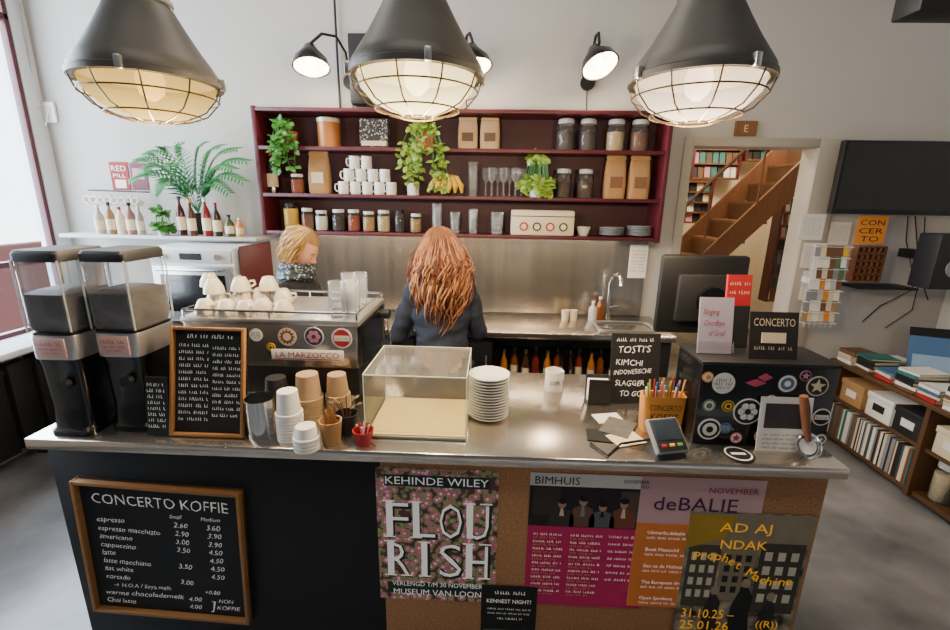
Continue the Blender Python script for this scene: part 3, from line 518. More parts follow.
# ================================================================ BAR
FY=1.26; X0=-1.513; X1=1.118; BY=1.98; CA=X0+.012; CB=X1-.012
tag(MB().box(((X0+X1)/2,(FY+BY)/2,ZC-.02),(X1-X0,BY-FY,.04),.006).build('bar_worktop',steel),'long stainless steel worktop of the front bar','worktop')
bar=thing('bar_counter','front bar cabinet, black on the left and cork brown on the right','counter',(0,0,0)); CF=1.315; cx=PY(383,540,CF).x
MB().box(((CA+CB)/2,(CF+.02+BY-.05)/2,.48),(CB-CA,BY-.05-CF-.02,.959)).build('body',charp,bar)
MB().box(((CA+cx)/2,CF+.01,.48),(cx-CA,.02,.958),.002).build('black_panel',charp,bar)
cork=RAMP('cork_board','n',130,[(.3,'94653f'),(.7,'b9875a')],.85); MB().box(((cx+CB)/2,CF+.01,.48),(CB-cx,.02,.958),.002).build('cork_panel',cork,bar)
PYF=CF-.0016
o,w,h=wallcard('menu_board','large framed chalk menu board on the front of the bar','menu board',86,483,244,611,CF-.012,slate,th=.02,frame=wood,fw=.013,part='slate')
o.rotation_euler.y=R(2.6)
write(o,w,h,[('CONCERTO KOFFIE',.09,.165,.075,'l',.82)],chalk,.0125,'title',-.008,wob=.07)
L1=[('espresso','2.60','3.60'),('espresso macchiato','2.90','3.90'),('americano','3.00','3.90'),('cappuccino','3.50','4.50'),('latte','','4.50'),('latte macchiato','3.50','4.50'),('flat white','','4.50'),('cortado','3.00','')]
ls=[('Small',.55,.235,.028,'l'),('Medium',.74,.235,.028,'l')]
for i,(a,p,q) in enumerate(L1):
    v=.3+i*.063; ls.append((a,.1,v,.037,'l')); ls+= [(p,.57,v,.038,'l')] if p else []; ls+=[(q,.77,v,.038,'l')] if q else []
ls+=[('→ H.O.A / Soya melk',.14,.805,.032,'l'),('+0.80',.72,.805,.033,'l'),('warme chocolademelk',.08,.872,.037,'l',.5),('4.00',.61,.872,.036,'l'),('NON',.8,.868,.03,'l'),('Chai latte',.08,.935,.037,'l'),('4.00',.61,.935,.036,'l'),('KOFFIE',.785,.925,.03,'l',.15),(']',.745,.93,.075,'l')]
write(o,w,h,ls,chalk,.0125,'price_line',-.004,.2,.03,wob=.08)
flo=RAMP('floral_print','v',46,[(.12,'fff4ee'),(.28,'f59ab8'),(.42,'d24f7c'),(.54,'a3c078'),(.74,'6a3840')],.7)
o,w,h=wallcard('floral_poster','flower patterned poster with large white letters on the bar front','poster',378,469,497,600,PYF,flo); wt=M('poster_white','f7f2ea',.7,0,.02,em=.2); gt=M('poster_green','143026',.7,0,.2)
L4=[('KEHINDE WILEY',.5,.112,.056,'c',.84),('VERLENGD T/M 30 NOVEMBER',.5,.885,.036,'c',.78),('MUSEUM VAN LOON',.5,.955,.046,'c',.76)]
for s_,v_,h_ in (('a',.085,.08),('b',.9,.09)): MB().box((0,-.0018,h*(1-v_)-.002),(w*.86,.0006,h*h_)).build('text_shade',gt,o)
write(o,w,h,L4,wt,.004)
SER={'F':[(-1,0),(-1,1)],'L':[(-1,1),(-1,0)],'U':[(-1,1),(1,1)],'R':[(-1,0),(-1,1),(1,0)],'I':[(0,0),(0,1)],'H':[(-1,0),(-1,1),(1,0),(1,1)]}
for word,v in (('FLOU',.5),('RISH',.8)):
    for i,chh in enumerate(word):
        u=.17+.222*i; wf=.05 if chh=='I' else .185
        write(o,w,h,[(chh,u+.014,v+.01,.27,'c',wf+.02)],gt,.0032,'letter_shadow',.015); write(o,w,h,[(chh,u,v,.27,'c',wf)],wt,.0044,'letter',-.012)
        if chh in 'FLRUH': MB().box(((u-wf/2+.03)*w-w/2,-.0046,h*(1-v)+.135*h),(.05*w,.0004,.255*h)).build('letter_stem',wt,o)
        if chh=='I': MB().box((u*w-w/2,-.0046,h*(1-v)+.135*h),(.05*w,.0004,.255*h)).build('letter_stem',wt,o)
        for sd,tp in SER.get(chh,[]):
            x=(u-.5)*w+sd*(wf/2-.024)*w; z=h*(1-v)+tp*.266*h; MB().box((x,-.0049,z),(.1*w,.0004,.009*h)).build('serif',wt,o)
o,w,h=wallcard('event_poster','magenta event poster with photo of musicians on the bar front','poster',527,474,648,606,PYF,magenta); MB().box((0,-.002,h*.955),(w,.0015,h*.09)).build('header',paper,o); MB().box((0,-.002,h*.765),(w,.0015,h*.29)).build('photo',M('photo_dark','1d1618',.7,0,.3,8),o)
write(o,w,h,[('BIMHUIS',.04,.075,.055,'l',.36),('NOVEMBER',.95,.05,.025,'r',.2),('2025',.95,.08,.02,'r')],ink,.004)
for x,z,ww,hh,mt in ((-.36,.8,.22,.2,M('ph_wall','3d2f2c',.8,0,.3,20)),(.36,.78,.24,.22,M('ph_wall2','54443a',.8,0,.3,20))): MB().box((x*w,-.0026,z*h),(ww*w,.0004,hh*h)).build('photo_background',mt,o)
for i,u in enumerate((.27,.44,.6,.77)):
    x=-w/2+u*w; dz=(.0,.012,-.006,.008)[i]; MB().prism([(x-.043,h*.625),(x-.042,h*.69),(x-.032,h*.735+dz),(x-.01,h*.755+dz),(x+.01,h*.755+dz),(x+.032,h*.735+dz),(x+.042,h*.69),(x+.043,h*.625)],-.0035,-.003).build('musician_body',[M('mus_black','3a3132',.8),M('mus_brown','6a4c3c',.8),M('mus_grey','5b5c60',.8),M('mus_rust','7a4030',.8)][i],o); MB().ball((x,-.0036,h*.79+dz),(.014,.001,.02)).build('musician_head',M('print_skin','ad8468',.8),o); MB().ball((x+.001,-.0042,h*.807+dz),(.0155,.001,.012)).build('musician_hair',ink,o); MB().prism([(x-.008,h*.7),(x+.008,h*.7),(x+.004,h*.752+dz),(x-.004,h*.752+dz)],-.0045,-.004).build('musician_shirt',[cream,grey,ink,cream][i],o)
for u0,u1,n in ((.05,.3,9),(.36,.62,9),(.68,.92,7)): scrib(o,w,h,[(u0,u1,.45+.055*i,.018) for i in range(n)],wt,.003,'small_print')
for u0,u1 in ((.05,.25),(.36,.55)): scrib(o,w,h,[(u0,u1,.475+.055*i,.016) for i in range(9)],yellow,.003,'small_print')
o,w,h=wallcard('programme_poster','mauve and orange programme poster on the bar front','poster',634,478,755,608,PYF-.002,mauve,th=.002); MB().box((0,-.0016,h*.33),(w,.001,h*.66)).build('orange_field',orangep,o)
write(o,w,h,[('deBALIE',.12,.235,.1,'l',.68)],M('purple_ink','4a1a48',.7),.003); write(o,w,h,[('NOVEMBER',.95,.1,.04,'r',.4)],M('red_ink','9a2440',.7),.003); write(o,w,h,[(a,.1,.42+.13*i,.026,'l') for i,a in enumerate(('Uitmarkt.debalie','Boek Maatschil','Sex na de Holocaust','The European dream','Open Sprekers'))],wt,.003,'programme')
for i in range(5): scrib(o,w,h,[(.1,.5,.455+.13*i,.018)],wt,.003,'small_print')
bw=RAMP('street_photo','n',16,[(.36,'24201a'),(.6,'a3987f'),(.72,'c2ae70')],.7)
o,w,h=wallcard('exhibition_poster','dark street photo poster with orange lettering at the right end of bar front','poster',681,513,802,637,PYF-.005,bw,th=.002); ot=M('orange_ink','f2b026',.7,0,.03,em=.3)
MB().box((0,-.0014,h*.87),(w*.999,.0008,h*.25)).build('photo_sky',M('photo_sky','857a64',.7,0,.35,12),o); MB().prism([(-w*.5,h*.72),(-w*.2,h*.8),(-w*.12,h*.98),(-w*.5,h*.98)],-.0022,-.0018).build('yellow_patch',M('print_yellow','a88524',.7,0,.3,14),o)
wd=M('print_window','1e1a15',.8); wl=M('print_window_light','c9bfa6',.8)
for j,(x,y_,ww,hh,mt) in enumerate(((-.34,.5,.26,.5,M('house_a','4a4234',.8,0,.3,20)),(-.05,.52,.28,.42,M('house_b','85795f',.8,0,.3,20)),(.3,.5,.36,.56,M('house_c','3f382e',.8,0,.3,20)))):
    hf=MB().box((x*w,-.0016,y_*h),(ww*w,.0006,hh*h)).build('house_front',mt,o)
    for r in range(4):
        for q in range(3): MB().box(((x+(q-1)*ww*.3)*w,-.0021,(y_+(r-1.4)*hh*.2)*h),(ww*.17*w,.0004,hh*.12*h)).build('house_window',wd if j==1 else wl,hf)
for x,z,s,mt in ((.3,.42,.16,dark),(.55,.5,.2,ink),(.78,.38,.15,dark)):
    zz=[h*z*(.25+.15*i) for i in range(6)]; MB().prism([((x-.5-s*.5)*w,0.002),((x-.5-s*.45)*w,zz[2]),((x-.5-s*.3)*w,zz[3]),((x-.5-s*.12)*w,zz[4]),((x-.5+s*.12)*w,zz[4]),((x-.5+s*.4)*w,zz[3]),((x-.5+s*.35)*w,zz[1]),((x-.5+s*.5)*w,.002)],-.0030,-.0025).build('figure',mt,o)
    MB().ball(((x-.5)*w,-.0029,zz[4]+.018),(.015,.001,.019)).build('figure_head',M('print_grey','9c8a70',.8),o)
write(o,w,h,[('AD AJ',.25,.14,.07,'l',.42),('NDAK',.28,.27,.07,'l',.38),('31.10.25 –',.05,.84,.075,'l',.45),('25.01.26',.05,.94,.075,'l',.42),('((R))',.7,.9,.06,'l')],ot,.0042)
for i,chh in enumerate('Prophet Machine'):
    if chh==' ': continue
    u=.1+i*.057; q=write(o,w,h,[(chh,0.5,1,.07,'c')],ot,0,'curved_title'); q.location=((u-.5)*w,-.0043,h*(.63+.045*math.sin(i*.45)-.012*i)); q.rotation_euler.y=R(14-12*math.cos(i*.45))
o,w,h=wallcard('small_leaflet','small black leaflet pinned low on the bar front','leaflet',481,586,536,640,PYF-.003,ink); MB().box((0,-.002,h*.1),(w*.9,.001,h*.2)).build('photo_strip',M('leaf_green','4d5a45',.7,0,.4,30),o); scrib(o,w,h,[(.25,.8,.14,.06),(.12,.9,.42,.03),(.12,.9,.5,.03),(.3,.75,.6,.04)],wt); write(o,w,h,[('KENNEST NIGHT?',.5,.3,.07,'c',.8)],wt)
# ================================================================ ON THE BAR
def grinder(px0,px1,top,bot,label):
    c,w,h=stand(px0,px1,top,bot); s=h/.62
    t=thing('coffee_grinder',label,'grinder',c); S=lambda z:z*s
    MB().loft([(0,.072,.1),(S(.02),.072,.1),(S(.03),.064,.09),(S(.1),.062,.082),(S(.25),.068,.086),(S(.28),.071,.09),(S(.365),.072,.092)],28,7).build('body',blackg,t)
    MB().loft([(S(.275),.0735,.0935),(S(.28),.0745,.094),(S(.352),.0745,.094),(S(.357),.0735,.0935)],28,7).build('collar',steel2,t)
    k=MB().box((-.003,-.0955,S(.316)),(.1,.003,S(.066)),.001).build('label_patch',M('grinder_label','d3aaa2',.4),t); scrib(k,.09,S(.056),[(.06,.94,.35,.24),(.1,.9,.62,.16),(.2,.8,.85,.14)],red,.0985,x0=-.003,z0=S(.288))
    MB().loft([(S(.365),.066,.083),(S(.385),.073,.09),(S(.605),.074,.091)],28,9,caps=False).build('hopper',smoky,t)
    MB().loft([(S(.367),.064,.081),(S(.387),.0705,.0875),(S(.49),.071,.088),(S(.5),.05,.06)],28,9).build('beans',beans,t)
    MB().loft([(S(.595),.0765,.0935),(S(.62),.0765,.0935),(S(.63),.07,.086)],28,9).build('lid',M('hopper_lid','0c0c0d',.6,0,.2),t)
    b=MB()
    for sx in (-1,1):
        for sy in (-1,1): b.cyl((sx*.0715,sy*.0885,S(.37)),(sx*.0725,sy*.0895,S(.6)),.003,n=6)
    b.build('hopper_corner',GL('hopper_edge',(.8,.8,.8),.4,.5),t)
    MB().cyl((.02,-.086,S(.19)),(.02,-.106,S(.19)),.018).build('adjusting_knob',black,t); MB().box((0,.105,S(.1)),(.05,.05,.02),.004).build('portafilter_fork',chrome,t)
    return t
grinder(58,138,248,433,'black coffee grinder at the left end of the bar'); grinder(114,194,248,430,'black coffee grinder right beside the small chalkboard')
c,w,h=stand(170,245,333,437,rnd=False); h=h/math.cos(R(14))*.97
o=card('chalkboard','framed chalkboard with two handwritten columns leaning on the bar','chalkboard',c+V((0,.012,0)),w,h,slate,rx=R(-13),th=.012,frame=wood,fw=.01,part='slate'); scrib(o,w,h,[(.2,.8,.1,.04)]+[(.09,.48,.18+.062*i,.032) for i in range(12)]+[(.55,.92,.2+.062*i,.03) for i in range(11)],chalk,.0075)
c,w,h=stand(148,170,380,436,rnd=False); o=card('black_sign','narrow black handwritten sign between grinder and chalkboard','sign',c+V((0,.0,0)),w,h,slate,rx=R(-8)); scrib(o,w,h,[(.1,.9,.15+.1*i,.06) for i in range(8)],chalk)
# espresso machine
EY=1.545; ex0=PY(186,345,EY).x; ex1=PY(357,345,EY).x; ez=PY(270,319,EY).z-ZC; W=ex1-ex0; D=.4
em=thing('espresso_machine','steel and black espresso machine covered in stickers, cups on top','coffee machine',((ex0+ex1)/2,EY+D/2,ZC))
for sx in (-1,1):
    for sy in (-1,1): MB().cyl((sx*(W/2-.06),sy*(D/2-.06),0),(sx*(W/2-.06),sy*(D/2-.06),.05),.022).build('foot',chrome,em)
MB().box((0,.0,.11),(W,D*.95,.12),.008).build('drip_base',black,em); MB().box((0,.0,ez*.62),(W*.98,D*.6,ez*.5),.008).build('core_body',dark,em)
MB().box((0,-D/2+.012,ez*.72),(W,.022,ez*.5),.006).build('back_panel',M('machine_steel','a19e99',.2,.85,.06,6),em)
MB().box((0,0,ez-.012),(W+.02,D,.024),.006).build('cup_tray',steel2,em); b=MB()
b.tube([(-W/2,-D/2+.01,ez+.025),(W/2,-D/2+.01,ez+.025),(W/2,D/2-.01,ez+.025),(-W/2,D/2-.01,ez+.025)],.005,8,True)
for sx in (-1,0,1):
    for sy in (-1,1): b.cyl((sx*W/2,sy*(D/2-.01),ez),(sx*W/2,sy*(D/2-.01),ez+.025),.004,n=8)
b.build('cup_rail',chrome,em)
for sx in (-1,1): MB().loft([(.17,.012,D*.47),(ez*.6,.012,D*.49),(ez-.025,.012,D*.46)],20,6).build('side_panel',blackg,em).location=(sx*(W/2+.002),0,0)
for i,x in enumerate((-.2,.12)): g=MB().cyl((x,D*.42,ez*.72),(x,D*.42,ez*.5),.04).build('group_head',chrome,em); MB().tube([(x,D*.42,ez*.48),(x,D*.55,ez*.46),(x,D*.8,ez*.45)],[.03,.014,.016],10).build('portafilter',black,g)
MB().tube([(W/2-.03,D*.4,ez*.8),(W/2+.02,D*.5,ez*.7),(W/2+.03,D*.52,ez*.3)],.006).build('steam_wand',chrome,em); MB().cyl((W/2,D*.3,ez*.85),(W/2+.05,D*.3,ez*.85),.022).build('steam_knob',black,em)
by=-D/2; nv=M('navy','27304f',.6)
for u,zz,r,kd,c1,c2,c3 in ((.08,.84,.022,'star',red,paper,red),(.42,.85,.024,'script',paper,ink,ink),(.6,.84,.034,'sun',cream,M('rust_print'),cream),(.755,.85,.036,'flower',paper,nv,pink),(.915,.84,.038,'badge',paper,red,paper),(.3,.84,.02,'rings',ink,cream,ink),(.5,.72,.016,'rings',yellow,ink,yellow)):
    sticker(em,-W/2+u*W,by,ez*zz-.01,r,kd,c1,c2,c3)
k=MB().box((W*.21,by-.001,ez*.615),(W*.42,.004,.04),.001).build('name_plate',paper,em); write(k,W*.4,.036,[('LA MARZOCCO',.5,.78,.62,'c',.92)],M('dark_red','8a1a20',.6),-by+.004,x0=W*.21,z0=ez*.615-.018); MB().box((W*.21,by-.0034,ez*.615-.016),(W*.38,.0006,.003)).build('underline',M('dark_red'),k)
g='white cups upside down on the espresso machine'; c0=None; TT=ZC+ez+.001
for i,(px,py,lv) in enumerate(((205,314,0),(225,315,0),(246,315,0),(264,313,0),(284,315,0),(210,305,0),(236,304,0),(256,303,0),(278,304,0),(213,306,1),(240,303,1),(268,302,1),(209,298,1))):
    p=PZ(px,py,TT); p.y=max(p.y,EY+.05)+(.05 if i in (5,6,7,8) else 0); p.z+=lv*.05
    if lv: p.y+=.02
    if c0 is None:
        bb=MB().lathe([(0,.055),(.02,.055),(.024,.05),(.036,.025),(.04,0),(.037,0),(.033,.024),(.02,.047),(0,.048)],18).tube([(.034,0,.035),(.053,0,.036),(.056,0,.02),(.039,0,.012)],.005,6); c0=tag(bb.build('coffee_cup',M('cup_cream','cabfa9',.25,0,.04)),'white coffee cup turned upside down on the espresso machine','cup',g); c0.location=p; c0.rotation_euler.z=1
    else: dup(c0,p,random.uniform(0,6))
g0=None
for i,(px,py,n) in enumerate(((338,317,3),(350,317,3),(362,315,3),(345,309,3),(357,308,3))):
    p=PZ(px,py,TT); p.y=max(p.y,EY+.04)+(.06 if i>2 else 0); p.x=min(p.x,ex1-.035)
    for k in range(n):
        q=p+V((0,0,k*.03))
        if g0 is None: g0=tag(tumbler(.03,.075).build('drinking_glass',GL('bright_tumbler',(.98,.99,.99),.17,.9)),'clear tumbler in the stacks at right end of the espresso machine','glass','tumblers stacked on the espresso machine'); g0.location=q
        else: dup(g0,q)
def cupstack(x0,x1,top,bot,n,mat,label,name='paper_cup'):
    c,w,h=stand(x0,x1,top,bot); r=w/2; ch=min(r*1.9,h*.55); st=(h-ch)/max(1,n-1); o0=None
    pr=[(0,ch),(r*.74,ch),(r*.9,.009),(r*1.02,.008),(r*1.02,.0),(r*.88,0),(r*.7,ch-.004),(0,ch-.004)]
    for i in range(n):
        p=c+V((0,0,i*st+.0005))
        if o0 is None: o0=tag(MB().lathe(pr,22).build(name,mat),label,'cup',label if n>1 else None); o0.location=p
        else: dup(o0,p)
    return c,w,h
cupstack(278,306,386,443,9,white,'white paper cup upside down in the tall stack beside the steel canister'); cupstack(294,322,420,454,4,white,'white paper cup in the short stack at the bar edge'); cupstack(296,326,369,424,9,cup_brown,'brown paper cup in the taller stack by the espresso machine'); cupstack(327,352,370,420,8,cup_brown,'brown paper cup in the stack next to the glass case'); cupstack(266,294,373,422,9,dark,'black plastic cup in the stack behind the steel canister',name='plastic_cup')
c,w,h=stand(248,280,392,440); t=thing('steel_canister','shiny steel canister beside the small chalkboard','canister',c); MB().lathe([(0,0),(w/2,0),(w/2,h*.95),(w/2*1.03,h),(w/2*.95,h),(w/2*.93,.01),(0,.01)],28).build('body',chrome,t)
c,w,h=stand(320,344,415,447); t=thing('stirrer_cup','brown cup filled with wooden stirrers','cup',c); MB().lathe([(0,0),(w*.38,0),(w/2,h),(w*.45,h),(w*.35,.01),(0,.01)],20).build('cup',kraft,t)
for i in range(9): a=i*.7; MB().box((math.cos(a)*.015,math.sin(a)*.015,h*.5+.03),(.006,.002,h+.03),rot=Euler((random.uniform(-.15,.15),random.uniform(-.2,.2),a))).build('stirrer',wood,t)
c,w,h=stand(336,360,408,438); t=thing('herb_cup','black cup holding dark twigs beside the stirrers','cup',c); MB().lathe([(0,0),(w*.4,0),(w/2,h),(w*.45,h),(w*.35,.01),(0,.01)],20).build('cup',black,t); b=MB(); l=MB()
for i in range(7):
    a=i*.9; e=V((math.cos(a)*.035,math.sin(a)*.03,h+.03+.01*(i%3))); b.tube([(0,0,h*.4),e*.6+V((0,0,h*.3)),e],.002,4); leafmesh(l,e,V((math.cos(a),math.sin(a),.6)),V((0,-.5,.8)),.025,.012)
b.build('twigs',woodd,t); l.build('leaves',M('dry_leaf','5d4a28',.7),t)
c,w,h=stand(353,375,419,448); t=thing('red_basket','small red and white paper basket with sugar sticks at the bar edge','basket',c); MB().lathe([(0,0),(w*.34,0),(w/2,h*.7),(w*.46,h*.7),(w*.32,.008),(0,.008)],20).build('basket',red,t)
for i in range(8): a=i*.8; MB().box((math.cos(a)*.012,math.sin(a)*.012,h*.55),(.007,.004,h*.85),rot=Euler((math.sin(a)*-.25,math.cos(a)*.3,0))).build('sugar_stick',(paper,red)[i%2],t)
# glass display case
c,w,h=stand(365,466,378,440,rnd=False); t=thing('display_case','empty glass display case with pale yellow floor on the bar','display case',c+V((0,0,.0003))); dd=.3
MB().box((0,dd/2,.006),(w,dd,.01),.002).build('base',steel2,t); MB().box((0,dd/2,.0125),(w*.97,dd*.96,.003)).build('floor_board',M('case_floor','d9c684',.35,.1,.05),t)
MB().box((0,.003,h/2+.012),(w,.003,h-.024)).build('front_pane',glassy,t); MB().box((0,dd-.003,h/2+.012),(w,.003,h-.024)).build('back_pane',glassy,t)
for s in (-1,1): MB().box((s*(w/2-.003),dd/2,h/2+.012),(.003,dd-.012,h-.024)).build('side_pane',glassy,t)
MB().box((0,dd/2,h+.003),(w,dd,.003)).build('top_pane',glassy,t); b=MB()
for s in (-1,1): b.box((s*w/2,.003,h/2),(.0022,.003,h)); b.box((s*w/2,dd-.003,h/2),(.0022,.003,h)); b.box((0,dd/2+s*(dd/2),h+.005),(w,.0024,.0024)); b.box((s*w/2,dd/2,h+.005),(.0024,dd,.0024))
b.build('edge_trim',M('edge_glow_glass','dfe3c4',.4,0,.05,em=.25),t)  # faint glow put into the trim for bright glass edges
c,w,h=stand(468,508,367,425); n=15; p=None
for i in range(n):
    q=c+V((random.uniform(-.001,.001),random.uniform(-.001,.001),.0005+i*(h-.016)/(n-1)))
    if p is None: p=tag(plateb(w/2).build('plate',white),'white plate in the tall stack right of the glass case','plate','white plates stacked on the bar'); p.location=q
    else: dup(p,q)
c,w,h=stand(544,562,367,393); t=thing('mug','white mug with black writing standing alone on the bar','mug',c); MB().lathe([(0,0),(w*.46,0),(w/2,.006),(w/2,h),(w*.45,h),(w*.44,.01),(0,.01)],24).build('cup',white,t); MB().tube([(w*.35,w*.35,h*.8),(w*.6,w*.55,h*.75),(w*.6,w*.55,h*.35),(w*.35,w*.35,h*.25)],.005).build('handle',white,t); write(t,w*.8,h,[('toft',.5,.6,.26,'c',.72)],ink,w/2+.002)
c,w,h=stand(610,659,338,405,rnd=False); h=h/math.cos(R(10)); o=card('menu_sign','black board advertising toasties in white handwriting','sign',c+V((0,.015,0)),w,h,slate,rx=R(-10),rz=R(3),th=.006,part='board'); MB().box((0,.05,h*.4),(w*.3,.005,h*.8),rot=Euler((R(22),0,0))).build('easel_leg',black,o); write(o,w,h,[("TOSTI'S",.48,.27,.1,'c',.66),('KIMCHI',.1,.44,.085,'l',.55),('INDONESISCHE',.06,.59,.07,'l',.78),('SLAGGER',.1,.74,.08,'l',.6),('TO GO!',.2,.89,.08,'l',.5)],chalk,.0045,'handwriting',0,.14,.08,wob=.09); scrib(o,w,h,[(.1,.85,.11,.05)],chalk,.0045)
for i,(px,py,w_,h_,rz,mt,l) in enumerate(((608,418,.1,.07,12,paper,'white flyer lying flat at the front of the flyer pile'),(605,436,.12,.08,-8,dark,'dark flyer under the card terminal cable'),(626,439,.11,.08,20,cream,'cream flyer near the card terminal'),(618,427,.1,.13,-30,M('photo_flyer','5d5a55',.5,0,.5,30),'photo flyer under the white one'))):
    p=PZ(px,py,ZC+.001+i*.0016); o=tag(MB().box((0,0,.0006),(w_,h_,.0012)).build('flyer',mt),l,'flyer'); o.location=p; o.rotation_euler.z=R(rz)
c,w,h=stand(586,608,377,402,rnd=False); t=thing('napkin_holder','small black napkin holder left of the toastie board','holder',c); b=MB(); b.box((0,0,.004),(w,.07,.008)); b.box((0,-.03,h/2),(w,.006,h)); b.box((0,.03,h/2),(w,.006,h)); b.build('frame',black,t); MB().box((0,0,h*.45),(w*.9,.045,h*.85)).build('napkins',paper,t)
c,w,h=stand(641,684,398,434,rnd=False); t=thing('paper_bag','orange kraft paper bag with lettering and colourful straws','bag',c+V((0,.035,0))); MB().loft([(0,w*.45,.03),(h*.9,w/2,.028),(h,w/2,.03),(h*.99,w*.47,.026),(.01,w*.42,.025)],24,6,caps=False).build('bag_body',M('orange_kraft','cf8d3c',.75,0,.08),t); write(t,w*.9,h,[('CONCERTO',.5,.36,.16,'c',.8),('KOFFIE',.5,.64,.2,'c',.7)],ink,.0325)
for i in range(16):
    x=-w*.38+i*w*.05; MB().cyl((x*.8,0.005*((i%3)-1),.02),(x*1.15,.01*((i%3)-1),h+.028+.01*(i%4)),.0032,n=8).build('straw',[paper,M('straw_green','5f9a4a',.5),yellow,red,paper,blue,pink,orange][i%8],t)
# card terminal
c,w,h=stand(650,690,420,460,rnd=False); t=thing('card_terminal','dark card payment terminal with grey rim tilted on a stand','card terminal',c+V((0,.05,0)),R(14)); w*=.9
MB().loft([(0,w*.5,.05),(.012,w*.47,.045),(.03,.03,.03)],20,5).build('stand',black,t); rt=Euler((R(42),0,0)); oc=V((0,0,.056))
MB().box(oc,(w,.115,.022),.008,rt).build('body',M('terminal_grey','84868a',.4),t)
def onterm(u,v,du,dv,th=.003,lift=.0115): return (oc+rt.to_matrix()@V((u,v,lift)),(du,dv,th))
q,d=onterm(0,0,w*.88,.104); MB().box(q,d,.002,rt).build('face_plate',dark,t)
q,d=onterm(0,.014,w*.76,.064,.003,.0135); MB().box(q,d,.001,rt).build('screen',M('screen_dark','2c3840',.12),t)
for k in range(3): q,d=onterm((k-1)*w*.24,-.034,w*.16,.01,.003,.0135); MB().box(q,d,.001,rt).build('key',[red,yellow,M('straw_green')][k],t)
MB().tube([(-.02,.03,.03),(-.12,.06,.006),(-.2,.0,.006),(-.22,.08,.006)],.004).build('cable',black,t)
p=PZ(738,455,ZC); t=thing('coaster','round black coaster with pale print on the bar','coaster',p); MB().cyl((0,0,.0005),(0,0,.005),.048,n=28).build('disc',black,t); MB().lathe([(.036,.0055),(.041,.0055)],28).build('ring_print',paper,t); MB().box((0,0,.0055),(.045,.012,.001)).build('print',paper,t)
# sticker box
c,w,h=stand(692,822,366,446,rnd=False); dd=.19; t=thing('sticker_box','black equipment box covered in round stickers at right end of bar','box',c)
MB().box((0,dd/2,h/2),(w,dd,h),.006).build('box_body',blackg,t); MB().box((0,dd/2,h+.004),(w*1.01,dd*1.02,.012),.003).build('lid',black,t)
gn=M('grn','4f6b4a',.6)
for u,v,r,kd,c1,c2,c3 in ((.17,.22,.036,'script',paper,ink,ink),(.38,.56,.046,'flower',paper,ink,paper),(.12,.8,.038,'rings',paper,ink,paper),(.09,.5,.022,'sun',gn,paper,gn),(.63,.2,.034,'rings',ink,paper,blue),(.85,.22,.034,'star',cream,dark,cream),(.93,.6,.03,'badge',paper,ink,paper),(.33,.9,.02,'star',red,paper,red),(.23,.5,.02,'rings',yellow,ink,yellow),(.52,.87,.024,'script',cream,red,red),(.05,.15,.018,'sun',orange,paper,orange),(.75,.1,.018,'star',pink,ink,pink),(.96,.88,.02,'flower',gn,paper,gn),(.54,.42,.02,'badge',paper,magenta,paper),(.24,.78,.02,'script',blue,paper,paper)):
    sticker(t,(u-.5)*w,-.0005,h*(1-v),r,kd,c1,c2,c3)
for uu,vv,sx in ((.4,.2,.034),(.46,.13,.024)): MB().loft([(-.013,.002,.001),(0,sx,.001),(.013,.002,.001)],16).build('lips_sticker',M('lip_pink','c2455e',.5),t).location=((uu-.5)*w,-.0035,h*(1-vv))
bt=ZC+h+.011
def onbox(x0,x1,top,bot,name,label,cat,mat,Y,**k):
    a=PY(x0,bot,Y); b_=PY(x1,top,Y); hh=b_.z-bt; return card(name,label,cat,((a.x+b_.x)/2,Y,bt),b_.x-a.x,hh,mat,**k),b_.x-a.x,hh
o,w_,h_=onbox(697,740,299,352,'flyer_stand','pale mauve flyer in a clear stand on the sticker box','flyer',M('mauve_flyer','b5a8b7',.6,0,.15,9),c.y+.08,rx=R(-10)); write(o,w_,h_,[('Singing',.1,.3,.1,'l',.5),('Goodbye',.15,.5,.1,'l',.6),('of Grief',.3,.68,.1,'l',.5)],M('red_ink','9a2440',.7),shear=.3); MB().box((0,-.004,h_*.12),(w_*1.05,.012,h_*.2)).build('clear_lip',plastic,o)
o,w_,h_=onbox(747,806,314,364,'shop_card','black card with pale shop lettering on the sticker box','sign',M('dk_card','241c18',.6),c.y+.04,rx=R(-12)); write(o,w_,h_,[('CONCERTO',.5,.3,.17,'c',.85)],cream); MB().box((0,-.0025,h_*.45),(w_*.5,.002,h_*.22)).build('price_strip',cream,o); scrib(o,w_,h_,[(.1,.9,.8,.08)],cream)
o,w_,h_=onbox(722,758,276,345,'red_book','red and black booklet standing behind the mauve flyer','book',red,c.y+.155,rx=R(-8),th=.012); MB().box((0,-.0065,h_*.29),(w_*.99,.002,h_*.58)).build('black_band',ink,o); scrib(o,w_,h_,[(.1,.9,.14,.05),(.1,.9,.26,.05)],cream,.0065)
c2,w2,h2=stand(754,804,398,450,rnd=False); c2.y=c.y-.03; o=card('flyer_stand','small printed flyer standing in front of the sticker box','flyer',c2,w2,h2,paper,rx=R(-6)); MB().box((0,-.0025,h2*.66),(w2*.8,.001,h2*.45)).build('picture_block',M('flyer_dark','3a3232',.7,0,.4,40),o); scrib(o,w2,h2,[(.1,.9,.7+.08*i,.04) for i in range(4)],ink,.003)
c3=PZ(803,456,ZC); t=thing('portafilter','round metal portafilter with long wooden handle at the bar corner','portafilter',c3+V((0,-.005,0)))
